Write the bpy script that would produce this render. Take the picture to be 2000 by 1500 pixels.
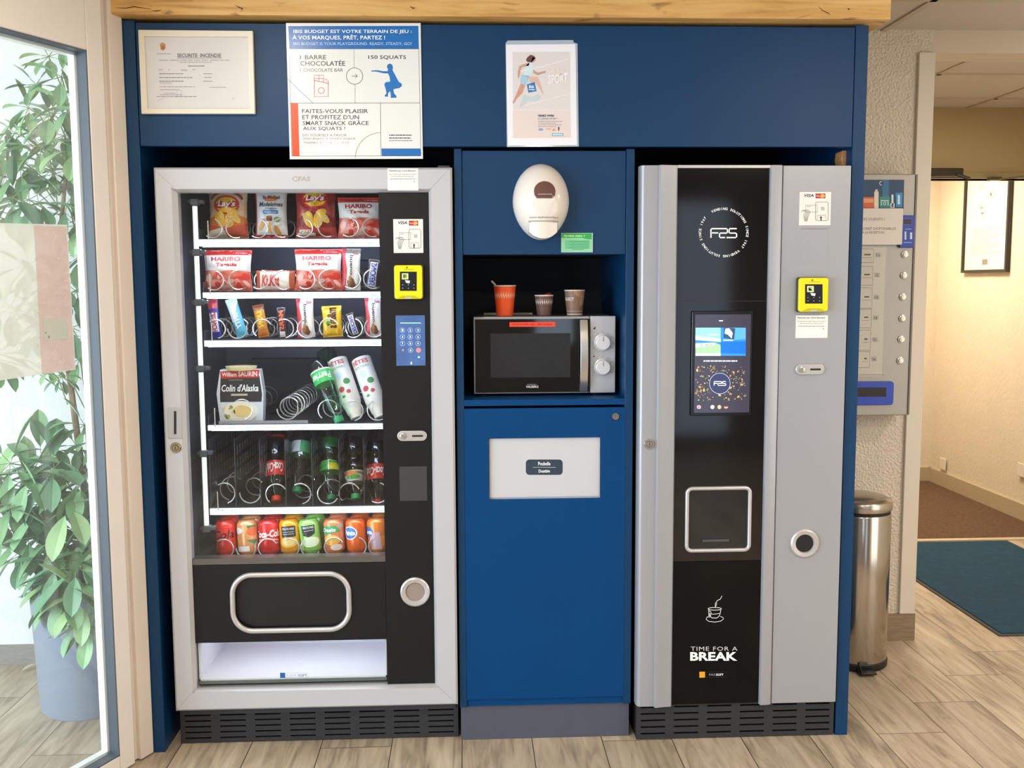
import bpy, bmesh, math, random
from mathutils import Vector, Matrix
random.seed(7)
for _o in list(bpy.data.objects):
    bpy.data.objects.remove(_o)
SC = bpy.context.scene
COL = SC.collection
PI = math.pi

# ------------------------------------------------------------------ camera
PITCH, YAW, ROLL, FPX = 0.101527758, 0.0446645232, 0.00500082539, 1927.5
CAM = Vector((0.0, -3.03567, 1.47057))
_cy, _sy, _cp, _sp = math.cos(YAW), math.sin(YAW), math.cos(PITCH), math.sin(PITCH)
_fwd = Vector((_sy * _cp, _cy * _cp, -_sp)); _rt = Vector((_cy, -_sy, 0)); _dn = _fwd.cross(_rt)
_cr, _sr = math.cos(ROLL), math.sin(ROLL)
RT = _cr * _rt + _sr * _dn
DN = -_sr * _rt + _cr * _dn
FW = _fwd
cam_data = bpy.data.cameras.new('camera')
cam_data.sensor_width = 36.0
cam_data.lens = FPX / 2000 * 36.0
cam_data.clip_start = 0.05
cam_ob = bpy.data.objects.new('camera', cam_data)
COL.objects.link(cam_ob)
mw = Matrix(((RT.x, -DN.x, -FW.x, CAM.x), (RT.y, -DN.y, -FW.y, CAM.y), (RT.z, -DN.z, -FW.z, CAM.z), (0, 0, 0, 1)))
cam_ob.matrix_world = mw
SC.camera = cam_ob

# ------------------------------------------------------------------ world, exposure, room lights
SC.view_settings.view_transform = 'Standard'
SC.view_settings.look = 'None'
SC.view_settings.gamma = 1.0
SC.view_settings.exposure = 0.38
SC.view_settings.use_curve_mapping = False
w = bpy.data.worlds.new('world'); SC.world = w; w.use_nodes = True
w.node_tree.nodes['Background'].inputs[0].default_value = (0.75, 0.85, 1.0, 1)
w.node_tree.nodes['Background'].inputs[1].default_value = 0.6

def area(name, loc, target, sx, sy, power, color=(1, 1, 1), shape='RECTANGLE', spread=180):
    d = bpy.data.lights.new(name, 'AREA'); d.shape = shape; d.size = sx
    if shape in ('RECTANGLE', 'ELLIPSE'): d.size_y = sy
    d.energy = power; d.color = color; d.spread = math.radians(spread)
    o = bpy.data.objects.new(name, d); COL.objects.link(o); o.location = loc
    v = Vector(target) - Vector(loc)
    o.rotation_euler = v.to_track_quat('-Z', 'Y').to_euler()
    return o
WARM = (1.0, 0.88, 0.72); DAY = (0.66, 0.83, 1.0)
WIN = [(0.6, 0.95, 0.9, 2.1), (1.75, 2.3, 0.1, 2.2)]   # window opening in the wall behind the camera
LWIN = [(-5.2, -3.7, 0.1, 2.1), (-3.3, -1.8, 0.1, 2.1)]   # window openings in the left wall
LIGHTS = True
area('unseen_room_light', (-3.96, -4.45, 1.1), (0, -2.6, 0.9), 1.5, 2.0, 100, DAY)
area('unseen_room_light', (-3.96, -2.55, 1.1), (0, -1.0, 0.9), 1.5, 2.0, 80, DAY)
area('unseen_room_light', (2.05, -5.55, 1.15), (2.05, 0, 1.15), 0.5, 2.0, 2.0, DAY)
area('unseen_room_light', (0.775, -5.55, 1.5), (0.775, 0, 1.5), 0.33, 1.1, 2.2, DAY)
area('unseen_room_light', (3.385, -2.0, 1.15), (1.0, 0.3, 1.0), 1.5, 1.9, 15, (1.0, 0.95, 0.88))  # added warm fill at the unseen right wall, brightens the right side
area('vestibule_daylight', (-3.7, -0.9, 1.3), (-1.2, 0.6, 1.1), 2.4, 2.2, 62, (0.80, 0.91, 1.0))
for cx, cy_, pw in ((-0.73, -1.13, 8), (-1.0, -2.1, 10), (1.75, -1.95, 17), (2.6, -0.6, 13), (-0.9, -3.9, 14), (0.5, -3.9, 14), (1.9, -3.6, 14), (2.45, 1.6, 7)):  # the last one is an added fill to brighten the right walls
    area('downlight_and_fill', (cx, cy_, 2.425), (cx, cy_, 0), 0.16, 0.16, pw, WARM, 'DISK')
area('corridor_light', (2.5, 3.2, 2.40), (2.6, 3.2, 0), 0.5, 0.5, 35, (1.0, 0.87, 0.70))

# ------------------------------------------------------------------ photo frame to world
def ray(px, py):
    return RT * ((px - 1000) / FPX) + DN * ((py - 750) / FPX) + FW
def PA(px, py, ax, v):
    d = ray(px, py); t = (v - CAM[ax]) / d[ax]
    return CAM + d * t
def PY(px, py, Y): return PA(px, py, 1, Y)
def RY(x0, y0, x1, y1, Y):
    """photo box -> (xl, xr, zb, zt) on the plane y=Y"""
    my, mx = (y0 + y1) / 2, (x0 + x1) / 2
    return PY(x0, my, Y).x, PY(x1, my, Y).x, PY(mx, y1, Y).z, PY(mx, y0, Y).z

# ------------------------------------------------------------------ materials
def lin(h):
    h = h.lstrip('#'); r = []
    for i in (0, 2, 4):
        c = int(h[i:i + 2], 16) / 255
        r.append(c / 12.92 if c <= 0.04045 else ((c + 0.055) / 1.055) ** 2.4)
    return (*r, 1.0)
_mats = {}
def mat(hexc, rough=0.5, metal=0.0, var=0.0, vscale=6.0, bump=0.0, bscale=60.0, coat=0.0, emit=0.0, stretch=None, spec=0.5):
    key = (hexc, rough, metal, var, vscale, bump, bscale, coat, emit, stretch, spec)
    if key in _mats: return _mats[key]
    m = bpy.data.materials.new('m_' + hexc.lstrip('#')); m.use_nodes = True
    nt = m.node_tree; N = nt.nodes; L = nt.links; b = N['Principled BSDF']
    c = lin(hexc)
    b.inputs['Base Color'].default_value = c
    b.inputs['Roughness'].default_value = rough
    b.inputs['Metallic'].default_value = metal
    b.inputs['Specular IOR Level'].default_value = spec
    if coat:
        b.inputs['Coat Weight'].default_value = coat; b.inputs['Coat Roughness'].default_value = 0.06
    if emit:
        b.inputs['Emission Color'].default_value = c; b.inputs['Emission Strength'].default_value = emit
    tc = None
    if var or bump:
        tc = N.new('ShaderNodeTexCoord'); mp = N.new('ShaderNodeMapping'); L.new(tc.outputs['Object'], mp.inputs[0])
        if stretch: mp.inputs['Scale'].default_value = stretch
    if var:
        n = N.new('ShaderNodeTexNoise'); n.inputs['Scale'].default_value = vscale; n.inputs['Detail'].default_value = 6
        L.new(mp.outputs[0], n.inputs['Vector'])
        mr = N.new('ShaderNodeMapRange'); mr.inputs[1].default_value = 0.3; mr.inputs[2].default_value = 0.7
        mr.inputs[3].default_value = 1 - var; mr.inputs[4].default_value = 1 + var
        L.new(n.outputs[0], mr.inputs[0])
        mx = N.new('ShaderNodeMix'); mx.data_type = 'RGBA'; mx.blend_type = 'MULTIPLY'; mx.inputs[0].default_value = 1
        mx.inputs[6].default_value = c; L.new(mr.outputs[0], mx.inputs[7]); L.new(mx.outputs[2], b.inputs['Base Color'])
    if bump:
        n2 = N.new('ShaderNodeTexNoise'); n2.inputs['Scale'].default_value = bscale; n2.inputs['Detail'].default_value = 4
        L.new(mp.outputs[0], n2.inputs['Vector'])
        bp = N.new('ShaderNodeBump'); bp.inputs['Strength'].default_value = bump; bp.inputs['Distance'].default_value = 0.004 if bump < 0.8 else 0.012
        L.new(n2.outputs[0], bp.inputs['Height']); L.new(bp.outputs[0], b.inputs['Normal'])
    _mats[key] = m
    return m
def glass(name, tint=(1, 1, 1), refl=1.0, rough=0.0, diffuse=0.0, dcol=(1, 1, 1)):
    if name in _mats: return _mats[name]
    m = bpy.data.materials.new(name); m.use_nodes = True; nt = m.node_tree; N = nt.nodes; L = nt.links
    for n in list(N): N.remove(n)
    out = N.new('ShaderNodeOutputMaterial'); tr = N.new('ShaderNodeBsdfTransparent'); gl = N.new('ShaderNodeBsdfGlossy')
    tr.inputs[0].default_value = (*tint, 1); gl.inputs['Roughness'].default_value = rough
    lw = N.new('ShaderNodeLayerWeight'); lw.inputs[0].default_value = 0.5          # facing: same from both sides of the pane
    pw = N.new('ShaderNodeMath'); pw.operation = 'POWER'; pw.inputs[1].default_value = 5.0; L.new(lw.outputs['Facing'], pw.inputs[0])
    ma = N.new('ShaderNodeMath'); ma.operation = 'MULTIPLY_ADD'; ma.inputs[1].default_value = 0.955; ma.inputs[2].default_value = 0.045; L.new(pw.outputs[0], ma.inputs[0])
    mu = N.new('ShaderNodeMath'); mu.operation = 'MULTIPLY'; mu.inputs[1].default_value = refl; mu.use_clamp = True; L.new(ma.outputs[0], mu.inputs[0])
    mx = N.new('ShaderNodeMixShader'); L.new(mu.outputs[0], mx.inputs[0]); L.new(tr.outputs[0], mx.inputs[1]); L.new(gl.outputs[0], mx.inputs[2])
    last = mx
    if diffuse:
        df = N.new('ShaderNodeBsdfDiffuse'); df.inputs[0].default_value = (*dcol, 1)
        m2 = N.new('ShaderNodeMixShader'); m2.inputs[0].default_value = diffuse
        L.new(mx.outputs[0], m2.inputs[1]); L.new(df.outputs[0], m2.inputs[2]); last = m2
    L.new(last.outputs[0], out.inputs[0])
    _mats[name] = m
    return m

def plank_mat():
    m = bpy.data.materials.new('plank_tiles'); m.use_nodes = True; nt = m.node_tree; N = nt.nodes; L = nt.links; b = N['Principled BSDF']
    def math_(op, a, bb=None):
        n = N.new('ShaderNodeMath'); n.operation = op
        for i, v in enumerate((a, bb)):
            if v is None: continue
            if isinstance(v, (int, float)): n.inputs[i].default_value = v
            else: L.new(v, n.inputs[i])
        return n.outputs[0]
    g = N.new('ShaderNodeNewGeometry'); sp = N.new('ShaderNodeSeparateXYZ'); L.new(g.outputs['Position'], sp.inputs[0])
    X, Y = sp.outputs[0], sp.outputs[1]
    lane_f = math_('DIVIDE', math_('ADD', X, 0.030), 0.2258)
    lane = math_('FLOOR', lane_f); fx = math_('FRACT', lane_f)
    yy = math_('DIVIDE', math_('SUBTRACT', Y, math_('MULTIPLY', math_('SUBTRACT', lane, 6.0), 0.228)), 0.912)
    row = math_('FLOOR', yy); fy = math_('FRACT', yy)
    ex = math_('MULTIPLY', math_('MINIMUM', fx, math_('SUBTRACT', 1.0, fx)), 0.2258)
    ey = math_('MULTIPLY', math_('MINIMUM', fy, math_('SUBTRACT', 1.0, fy)), 0.912)
    ed = math_('MINIMUM', ex, ey)
    grout = math_('LESS_THAN', ed, 0.0014)
    cmb = N.new('ShaderNodeCombineXYZ'); L.new(lane, cmb.inputs[0]); L.new(row, cmb.inputs[1])
    wn = N.new('ShaderNodeTexWhiteNoise'); wn.noise_dimensions = '3D'; L.new(cmb.outputs[0], wn.inputs['Vector'])
    # grain coordinates, shifted per plank and bent
    off = N.new('ShaderNodeVectorMath'); off.operation = 'SCALE'; L.new(wn.outputs['Color'], off.inputs[0]); off.inputs[3].default_value = 20
    ad = N.new('ShaderNodeVectorMath'); ad.operation = 'ADD'; L.new(g.outputs['Position'], ad.inputs[0]); L.new(off.outputs[0], ad.inputs[1])
    mp = N.new('ShaderNodeMapping'); mp.inputs['Scale'].default_value = (26, 2.6, 1); mp.inputs['Rotation'].default_value = (0, 0, 0.12); L.new(ad.outputs[0], mp.inputs[0])
    n1 = N.new('ShaderNodeTexNoise'); n1.inputs['Scale'].default_value = 1.0; n1.inputs['Detail'].default_value = 7; n1.inputs['Distortion'].default_value = 1.6; L.new(mp.outputs[0], n1.inputs[0])
    mp2 = N.new('ShaderNodeMapping'); mp2.inputs['Scale'].default_value = (9, 2.2, 1); L.new(ad.outputs[0], mp2.inputs[0])
    n2 = N.new('ShaderNodeTexNoise'); n2.inputs['Scale'].default_value = 1.0; n2.inputs['Detail'].default_value = 4; n2.inputs['Distortion'].default_value = 0.8; L.new(mp2.outputs[0], n2.inputs[0])
    cr = N.new('ShaderNodeValToRGB'); e = cr.color_ramp.elements
    e[0].position = 0.28; e[0].color = lin('#6E6156'); e[1].position = 0.70; e[1].color = lin('#CDBDA6')
    k = cr.color_ramp.elements.new(0.48); k.color = lin('#AC9B85')
    mixn = math_('ADD', math_('MULTIPLY', n1.outputs[0], 0.6), math_('MULTIPLY', n2.outputs[0], 0.4)); L.new(mixn, cr.inputs[0])
    tone = math_('ADD', math_('MULTIPLY', wn.outputs['Value'], 0.22), 0.89)
    mx = N.new('ShaderNodeMix'); mx.data_type = 'RGBA'; mx.blend_type = 'MULTIPLY'; mx.inputs[0].default_value = 1
    L.new(cr.outputs[0], mx.inputs[6]); L.new(tone, mx.inputs[7])
    gm = N.new('ShaderNodeMix'); gm.data_type = 'RGBA'; L.new(grout, gm.inputs[0]); L.new(mx.outputs[2], gm.inputs[6]); gm.inputs[7].default_value = lin('#3E352D')
    L.new(gm.outputs[2], b.inputs['Base Color']); b.inputs['Roughness'].default_value = 0.48
    bp = N.new('ShaderNodeBump'); bp.inputs['Strength'].default_value = 0.25; bp.inputs['Distance'].default_value = 0.002
    L.new(math_('SUBTRACT', n1.outputs[0], math_('MULTIPLY', grout, 2.0)), bp.inputs['Height']); L.new(bp.outputs[0], b.inputs['Normal'])
    return m
def oak_mat():
    m = bpy.data.materials.new('oak_wood'); m.use_nodes = True; nt = m.node_tree; N = nt.nodes; L = nt.links; b = N['Principled BSDF']
    tc = N.new('ShaderNodeTexCoord'); mp = N.new('ShaderNodeMapping'); mp.inputs['Scale'].default_value = (1.6, 22, 22); L.new(tc.outputs['Object'], mp.inputs[0])
    n = N.new('ShaderNodeTexNoise'); n.inputs['Scale'].default_value = 1.5; n.inputs['Detail'].default_value = 8; n.inputs['Distortion'].default_value = 1.1; L.new(mp.outputs[0], n.inputs[0])
    cr = N.new('ShaderNodeValToRGB'); e = cr.color_ramp.elements; e[0].position = 0.28; e[0].color = lin('#B07F42'); e[1].position = 0.75; e[1].color = lin('#E4B978')
    k = cr.color_ramp.elements.new(0.5); k.color = lin('#D6A55E'); L.new(n.outputs[0], cr.inputs[0])
    mp2 = N.new('ShaderNodeMapping'); mp2.inputs['Scale'].default_value = (3.2, 8, 9); L.new(tc.outputs['Object'], mp2.inputs[0])
    n2 = N.new('ShaderNodeTexNoise'); n2.inputs['Scale'].default_value = 1.0; n2.inputs['Detail'].default_value = 5; n2.inputs['Distortion'].default_value = 2.5; L.new(mp2.outputs[0], n2.inputs[0])
    cr2 = N.new('ShaderNodeValToRGB'); f = cr2.color_ramp.elements; f[0].position = 0.64; f[0].color = (0, 0, 0, 1); f[1].position = 0.74; f[1].color = (1, 1, 1, 1); L.new(n2.outputs[0], cr2.inputs[0])
    mx = N.new('ShaderNodeMix'); mx.data_type = 'RGBA'; L.new(cr2.outputs[0], mx.inputs[0]); L.new(cr.outputs[0], mx.inputs[6]); mx.inputs[7].default_value = lin('#8A5F33')
    L.new(mx.outputs[2], b.inputs['Base Color']); b.inputs['Roughness'].default_value = 0.55
    bp = N.new('ShaderNodeBump'); bp.inputs['Strength'].default_value = 0.3; bp.inputs['Distance'].default_value = 0.002; L.new(n.outputs[0], bp.inputs['Height']); L.new(bp.outputs[0], b.inputs['Normal'])
    return m

# ------------------------------------------------------------------ mesh builder
class MB:
    def __init__(s): s.v = []; s.f = []; s.m = []; s.ms = []; s.cur = 0
    def use(s, m):
        if m not in s.ms: s.ms.append(m)
        s.cur = s.ms.index(m); return s
    def face(s, idx): s.f.append(tuple(idx)); s.m.append(s.cur)
    def poly(s, pts):
        b = len(s.v); s.v += [tuple(p) for p in pts]; s.face(range(b, b + len(pts)))
    def box(s, x0, x1, y0, y1, z0, z1):
        if x0 > x1: x0, x1 = x1, x0
        if y0 > y1: y0, y1 = y1, y0
        if z0 > z1: z0, z1 = z1, z0
        b = len(s.v)
        s.v += [(x0, y0, z0), (x1, y0, z0), (x1, y1, z0), (x0, y1, z0), (x0, y0, z1), (x1, y0, z1), (x1, y1, z1), (x0, y1, z1)]
        for q in ((0, 3, 2, 1), (4, 5, 6, 7), (0, 1, 5, 4), (1, 2, 6, 5), (2, 3, 7, 6), (3, 0, 4, 7)): s.face([b + i for i in q])
        return s
    def pbox(s, x0, y0, x1, y1, Yf, depth):
        a, c, z0, z1 = RY(x0, y0, x1, y1, Yf); s.box(a, c, Yf, Yf + depth, z0, z1); return s
    def prism(s, out, y0, y1, hole=None):
        """outline [(x,z)] extruded between y0 and y1; with a hole outline of the same length it becomes a ring"""
        n = len(out); b = len(s.v)
        if hole is None:
            s.v += [(x, y0, z) for x, z in out] + [(x, y1, z) for x, z in out]
            s.face([b + i for i in range(n)]); s.face([b + n + i for i in reversed(range(n))])
            for i in range(n): j = (i + 1) % n; s.face([b + j, b + i, b + n + i, b + n + j])
        else:
            s.v += [(x, y0, z) for x, z in out] + [(x, y1, z) for x, z in out] + [(x, y0, z) for x, z in hole] + [(x, y1, z) for x, z in hole]
            for i in range(n):
                j = (i + 1) % n
                s.face([b + i, b + j, b + 2 * n + j, b + 2 * n + i]); s.face([b + j, b + i, b + n + i, b + n + j])
                s.face([b + 2 * n + i, b + 2 * n + j, b + 3 * n + j, b + 3 * n + i]); s.face([b + n + j, b + n + i, b + 3 * n + i, b + 3 * n + j])
        return s
    def tube(s, pts, r, seg=8, closed=False, caps=True):
        pts = [Vector(p) for p in pts]; n = len(pts); b = len(s.v)
        up = Vector((0.13, 0.21, 0.97))
        prev = None
        for i, p in enumerate(pts):
            if closed: t = pts[(i + 1) % n] - pts[i - 1]
            else: t = pts[min(i + 1, n - 1)] - pts[max(i - 1, 0)]
            t.normalize()
            if prev is None:
                a = t.cross(up)
                if a.length < 1e-3: a = t.cross(Vector((1, 0, 0)))
            else: a = prev - t * prev.dot(t)
            a.normalize(); prev = a; c = t.cross(a)
            rr = r[i] if isinstance(r, (list, tuple)) else r
            for k in range(seg):
                q = 2 * PI * k / seg; s.v.append(tuple(p + a * (math.cos(q) * rr) + c * (math.sin(q) * rr)))
        for i in range(n if closed else n - 1):
            i2 = (i + 1) % n
            for k in range(seg):
                k2 = (k + 1) % seg; s.face([b + i * seg + k, b + i * seg + k2, b + i2 * seg + k2, b + i2 * seg + k])
        if caps and not closed:
            s.face([b + k for k in reversed(range(seg))]); s.face([b + (n - 1) * seg + k for k in range(seg)])
        return s
    def lathe(s, prof, c=(0, 0, 0), axis='z', seg=32, sx=1.0):
        """prof [(r, h)] turned about the axis through c"""
        b = len(s.v); n = len(prof)
        for r, h in prof:
            for k in range(seg):
                q = 2 * PI * k / seg; a, d = r * math.cos(q) * sx, r * math.sin(q)
                if axis == 'z': s.v.append((c[0] + a, c[1] + d, c[2] + h))
                else: s.v.append((c[0] + a, c[1] + h, c[2] + d))
        for i in range(n - 1):
            for k in range(seg):
                k2 = (k + 1) % seg
                q = [b + i * seg + k, b + i * seg + k2, b + (i + 1) * seg + k2, b + (i + 1) * seg + k]
                s.face(q if axis == 'z' else q[::-1])
        for i, rev in ((0, True), (n - 1, False)):
            if prof[i][0] > 1e-5:
                q = [b + i * seg + k for k in range(seg)]
                if rev: q = q[::-1]
                s.face(q if axis == 'z' else q[::-1])
        return s
    def build(s, name, parent=None, m=None, smooth=True, bevel=0.0, bseg=2, off=None):
        if m is not None and not s.ms: s.ms = [m]
        o3 = wloc(parent) if off is None else Vector(off)
        me = bpy.data.meshes.new(name)
        me.from_pydata([(x - o3.x, y - o3.y, z - o3.z) for x, y, z in s.v], [], s.f)
        for mm in s.ms: me.materials.append(mm)
        me.polygons.foreach_set('material_index', s.m if len(s.m) == len(me.polygons) else [0] * len(me.polygons))
        if smooth:
            me.polygons.foreach_set('use_smooth', [True] * len(me.polygons))
            me.set_sharp_from_angle(angle=math.radians(38))
        me.update()
        o = bpy.data.objects.new(name, me); COL.objects.link(o)
        if parent is not None: o.parent = parent
        if bevel:
            bm = o.modifiers.new('bevel', 'BEVEL'); bm.width = bevel; bm.segments = bseg; bm.limit_method = 'ANGLE'; bm.angle_limit = math.radians(50)
        return o
def wloc(p):
    v = Vector((0, 0, 0))
    while p is not None: v = v + p.location; p = p.parent
    return v
def thing(name, label, cat, loc=(0, 0, 0), group=None):
    o = bpy.data.objects.new(name, None); o.empty_display_size = 0.05; COL.objects.link(o); o.location = loc
    o['label'] = label; o['category'] = cat
    if group: o['group'] = group
    return o
def tag(o, label, cat, group=None):
    o['label'] = label; o['category'] = cat
    if group: o['group'] = group
    return o
def struct(o): o['kind'] = 'structure'; return o
def rr(x0, x1, z0, z1, r, n=6):
    out = []
    for cx, cz, a0 in ((x1 - r, z1 - r, 0), (x0 + r, z1 - r, 90), (x0 + r, z0 + r, 180), (x1 - r, z0 + r, 270)):
        for i in range(n + 1):
            a = math.radians(a0 + 90 * i / n); out.append((cx + r * math.cos(a), cz + r * math.sin(a)))
    return out[::-1]
def prr(x0, y0, x1, y1, Y, r, n=6):
    a, b, c, d = RY(x0, y0, x1, y1, Y); return rr(a, b, c, d, r, n)
def ring_obj(outline, y, rad, name, parent, m, seg=10):
    return MB().tube([(x, y, z) for x, z in outline], rad, seg, closed=True).build(name, parent, m)

# ------------------------------------------------------------------ lettering and printed marks
_tc = {}
def text_mesh(s, bold=0.0, ital=0.0, spacing=1.0):
    key = (s, bold, ital, spacing)
    if key in _tc: return _tc[key]
    c = bpy.data.curves.new('t', 'FONT'); c.body = s; c.size = 1.0; c.offset = bold; c.shear = ital; c.space_character = spacing
    c.resolution_u = 2; c.fill_mode = 'FRONT'
    o = bpy.data.objects.new('t', c); me = bpy.data.meshes.new_from_object(o)
    vs = [(v.co.x, v.co.y) for v in me.vertices]; fs = [tuple(p.vertices) for p in me.polygons]
    bpy.data.objects.remove(o); bpy.data.curves.remove(c); bpy.data.meshes.remove(me)
    if not vs: vs = [(0, 0), (1, 0), (1, 1)]; fs = []
    bb = (min(v[0] for v in vs), min(v[1] for v in vs), max(v[0] for v in vs), max(v[1] for v in vs))
    _tc[key] = (vs, fs, bb); return _tc[key]
class Print:
    """flat coloured marks, mapped onto a surface by mp(u, v, lift)"""
    def __init__(s, mp, rough=0.45, emit=0.0, cell=None, down=True, eps=0.00035, lift=0.0):
        s.mp = mp; s.mb = MB(); s.rough = rough; s.emit = emit; s.cell = cell; s.layer = 1; s.down = down; s.eps = eps; s.lift = lift
    def _emit(s, vs, fs, col):
        s.mb.use(col if not isinstance(col, str) else mat(col, s.rough, emit=s.emit)); h = s.lift + s.eps * s.layer
        if s.cell:
            bm = bmesh.new(); bv = [bm.verts.new((x, y, 0)) for x, y in vs]
            for f in fs:
                try: bm.faces.new([bv[i] for i in f])
                except ValueError: pass
            bmesh.ops.triangulate(bm, faces=bm.faces[:])
            for _ in range(6):
                le = [e for e in bm.edges if e.calc_length() > s.cell]
                if not le: break
                bmesh.ops.subdivide_edges(bm, edges=le, cuts=1)
                bmesh.ops.triangulate(bm, faces=bm.faces[:])
            bm.verts.index_update()
            vs = [(v.co.x, v.co.y) for v in bm.verts]; fs = [tuple(v.index for v in f.verts) for f in bm.faces]; bm.free()
        b = len(s.mb.v); s.mb.v += [tuple(s.mp(x, y, h)) for x, y in vs]
        for f in fs: s.mb.face([b + i for i in f])
    def poly(s, pts, col): s._emit(pts, [tuple(range(len(pts)))], col); return s
    def rect(s, x0, y0, x1, y1, col): return s.poly([(x0, y0), (x1, y0), (x1, y1), (x0, y1)], col)
    def ell(s, cx, cy, rx, ry, col, n=28, a0=0, a1=360, rot=0):
        ca, sa = math.cos(rot), math.sin(rot); pts = []
        k = n if a1 - a0 >= 360 else n + 1
        for i in range(k):
            a = math.radians(a0 + (a1 - a0) * i / n); x, y = rx * math.cos(a), ry * math.sin(a)
            pts.append((cx + x * ca - y * sa, cy + x * sa + y * ca))
        return s.poly(pts, col)
    def stroke(s, pts, w, col, closed=False):
        n = len(pts); L, R = [], []
        for i in range(n):
            a = pts[i - 1] if (i or closed) else pts[0]; c = pts[(i + 1) % n] if (i < n - 1 or closed) else pts[-1]
            dx, dy = c[0] - a[0], c[1] - a[1]; l = math.hypot(dx, dy) or 1
            nx, ny = -dy / l * w / 2, dx / l * w / 2
            L.append((pts[i][0] + nx, pts[i][1] + ny)); R.append((pts[i][0] - nx, pts[i][1] - ny))
        vs = L + R; fs = [(i, (i + 1) % n, n + (i + 1) % n, n + i) for i in range(n if closed else n - 1)]
        s._emit(vs, fs, col); return s
    def arc(s, cx, cy, rx, ry, a0, a1, w, col, n=24):
        return s.stroke([(cx + rx * math.cos(math.radians(a0 + (a1 - a0) * i / n)), cy + ry * math.sin(math.radians(a0 + (a1 - a0) * i / n))) for i in range(n + 1)], w, col)
    def circ(s, cx, cy, r, w, col, ry=None, n=32):
        ry = ry or r
        return s.stroke([(cx + r * math.cos(2 * PI * i / n), cy + ry * math.sin(2 * PI * i / n)) for i in range(n)], w, col, closed=True)
    def frame(s, x0, y0, x1, y1, w, col): return s.stroke([(x0, y0), (x1, y0), (x1, y1), (x0, y1)], w, col, closed=True)
    def text(s, t, x0, y0, x1, y1, col, bold=0.0, ital=0.0, sp=1.0, rot=0.0):
        """lettering filling the box; y0 is its top and y1 its foot"""
        vs, fs, bb = text_mesh(t, bold, ital, sp)
        sx = (x1 - x0) / (bb[2] - bb[0]); sy = (y1 - y0) / (bb[3] - bb[1])
        pts = [(x0 + (x - bb[0]) * sx, y1 - (y - bb[1]) * sy) for x, y in vs]
        if rot:
            cx, cy = (x0 + x1) / 2, (y0 + y1) / 2; ca, sa = math.cos(rot), math.sin(rot)
            pts = [(cx + (x - cx) * ca - (y - cy) * sa, cy + (x - cx) * sa + (y - cy) * ca) for x, y in pts]
        s._emit(pts, fs, col); return s
    def tiny(s, x0, x1, y, h, col, seed=0):
        """a line of print too small to read"""
        r = random.Random(seed * 131 + int(y * 7)); x = x0; W = x1 - x0
        while x < x1 - W * 0.02:
            l = min(W * r.uniform(0.05, 0.14), x1 - x); s.rect(x, y - h / 2, x + l, y + h / 2, col); x += l + W * 0.018
        return s
    def ringtext(s, t, cx, cy, r, h, a0, a1, col, bold=0.02):
        n = len(t)
        for i, ch in enumerate(t):
            if ch == ' ': continue
            a = math.radians(a0 + (a1 - a0) * i / (n - 1)); vs, fs, bb = text_mesh(ch, bold)
            H = text_mesh('H', bold)[2]; k = h / (H[3] - H[1]); mx_ = (bb[0] + bb[2]) / 2; pts = []
            for x, y in vs:
                X = (x - mx_) * k; Yv = (y - 0.36) * k
                ux, uy = math.cos(a), math.sin(a); tx, ty = -math.sin(a), math.cos(a)
                pts.append((cx + ux * (r + Yv) + tx * X, cy + uy * (r + Yv) + ty * X))
            s._emit(pts, fs, col)
        return s
    def up(s, n=1): s.layer += n; return s
    def at(s, n): s.layer = n; return s
    def build(s, name, parent): return s.mb.build(name, parent, smooth=False)
def pmap(Y): return lambda x, y, h: PY(x, y, Y - h)

# ================================================================== SETTING
WALLM = mat('#E2D6C6', 0.9, bump=1.0, bscale=95, var=0.03)
WHITEW = mat('#EDEBE6', 0.85, bump=0.5, bscale=60)
CEILM = mat('#CFC6B8', 0.9, bump=0.15, bscale=200)
FLOORM = plank_mat()
o = MB().box(-4.0, 3.45, -5.7, 2.354, -0.1, 0.0).build('floor', None, FLOORM); struct(o)
CARPET = mat('#6E5138', 0.95, var=0.25, vscale=60, bump=0.8, bscale=300)
o = MB().box(1.6, 3.45, 2.354, 4.05, -0.1, 0.004).build('floor', None, CARPET); struct(o)
o = MB().box(1.7, 3.40, 2.335, 2.375, 0.0, 0.007).build('trim_1', None, mat('#D9C7A8', 0.4, 0.3)); struct(o)
o = MB().box(-4.0, 3.45, -5.7, 4.05, 2.44, 2.5).build('ceiling', None, CEILM); struct(o)
# ceiling grid rails (visible right of the cabinet)
g = MB()
for yy in (0.42, 1.62, 2.22): g.box(1.3, 3.4, yy - 0.012, yy + 0.012, 2.434, 2.442)
for (xa, ya, xb, yb) in ((1.62, -1.0, 1.62, 0.83), (2.22, -1.0, 2.22, 0.83), (2.22, 0.9, 2.22, 2.5), (2.82, 0.9, 2.82, 2.5), (1.62, -5, 1.62, -1)):
    g.box(xa - 0.012, xa + 0.012, ya, yb, 2.434, 2.442)
o = g.build('trim_2', None, mat('#C4B79E', 0.6)); struct(o)
# wall behind the cabinet and its stub with the wall dispenser
o = MB().box(-4.0, 1.815, 0.833, 0.98, 0, 2.44).build('wall_back', None, WALLM); struct(o)
o = MB().box(1.815, 3.45, 0.833, 0.98, 2.354, 2.44).build('wall_lintel', None, mat('#D6C8B4', 0.8)); struct(o)
o = MB().box(1.757, 1.822, 0.818, 0.99, 0.114, 2.354).build('trim_3', None, mat('#DCD3C6', 0.5), bevel=0.003); struct(o)
o = MB().box(1.2, 1.817, 0.822, 0.833, 0.0, 0.113).box(1.817, 1.826, 0.822, 0.98, 0.0, 0.113).build('baseboard_back', None, mat('#8C7A62', 0.5, var=0.2, vscale=8, stretch=(3, 1, 30))); struct(o)
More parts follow.
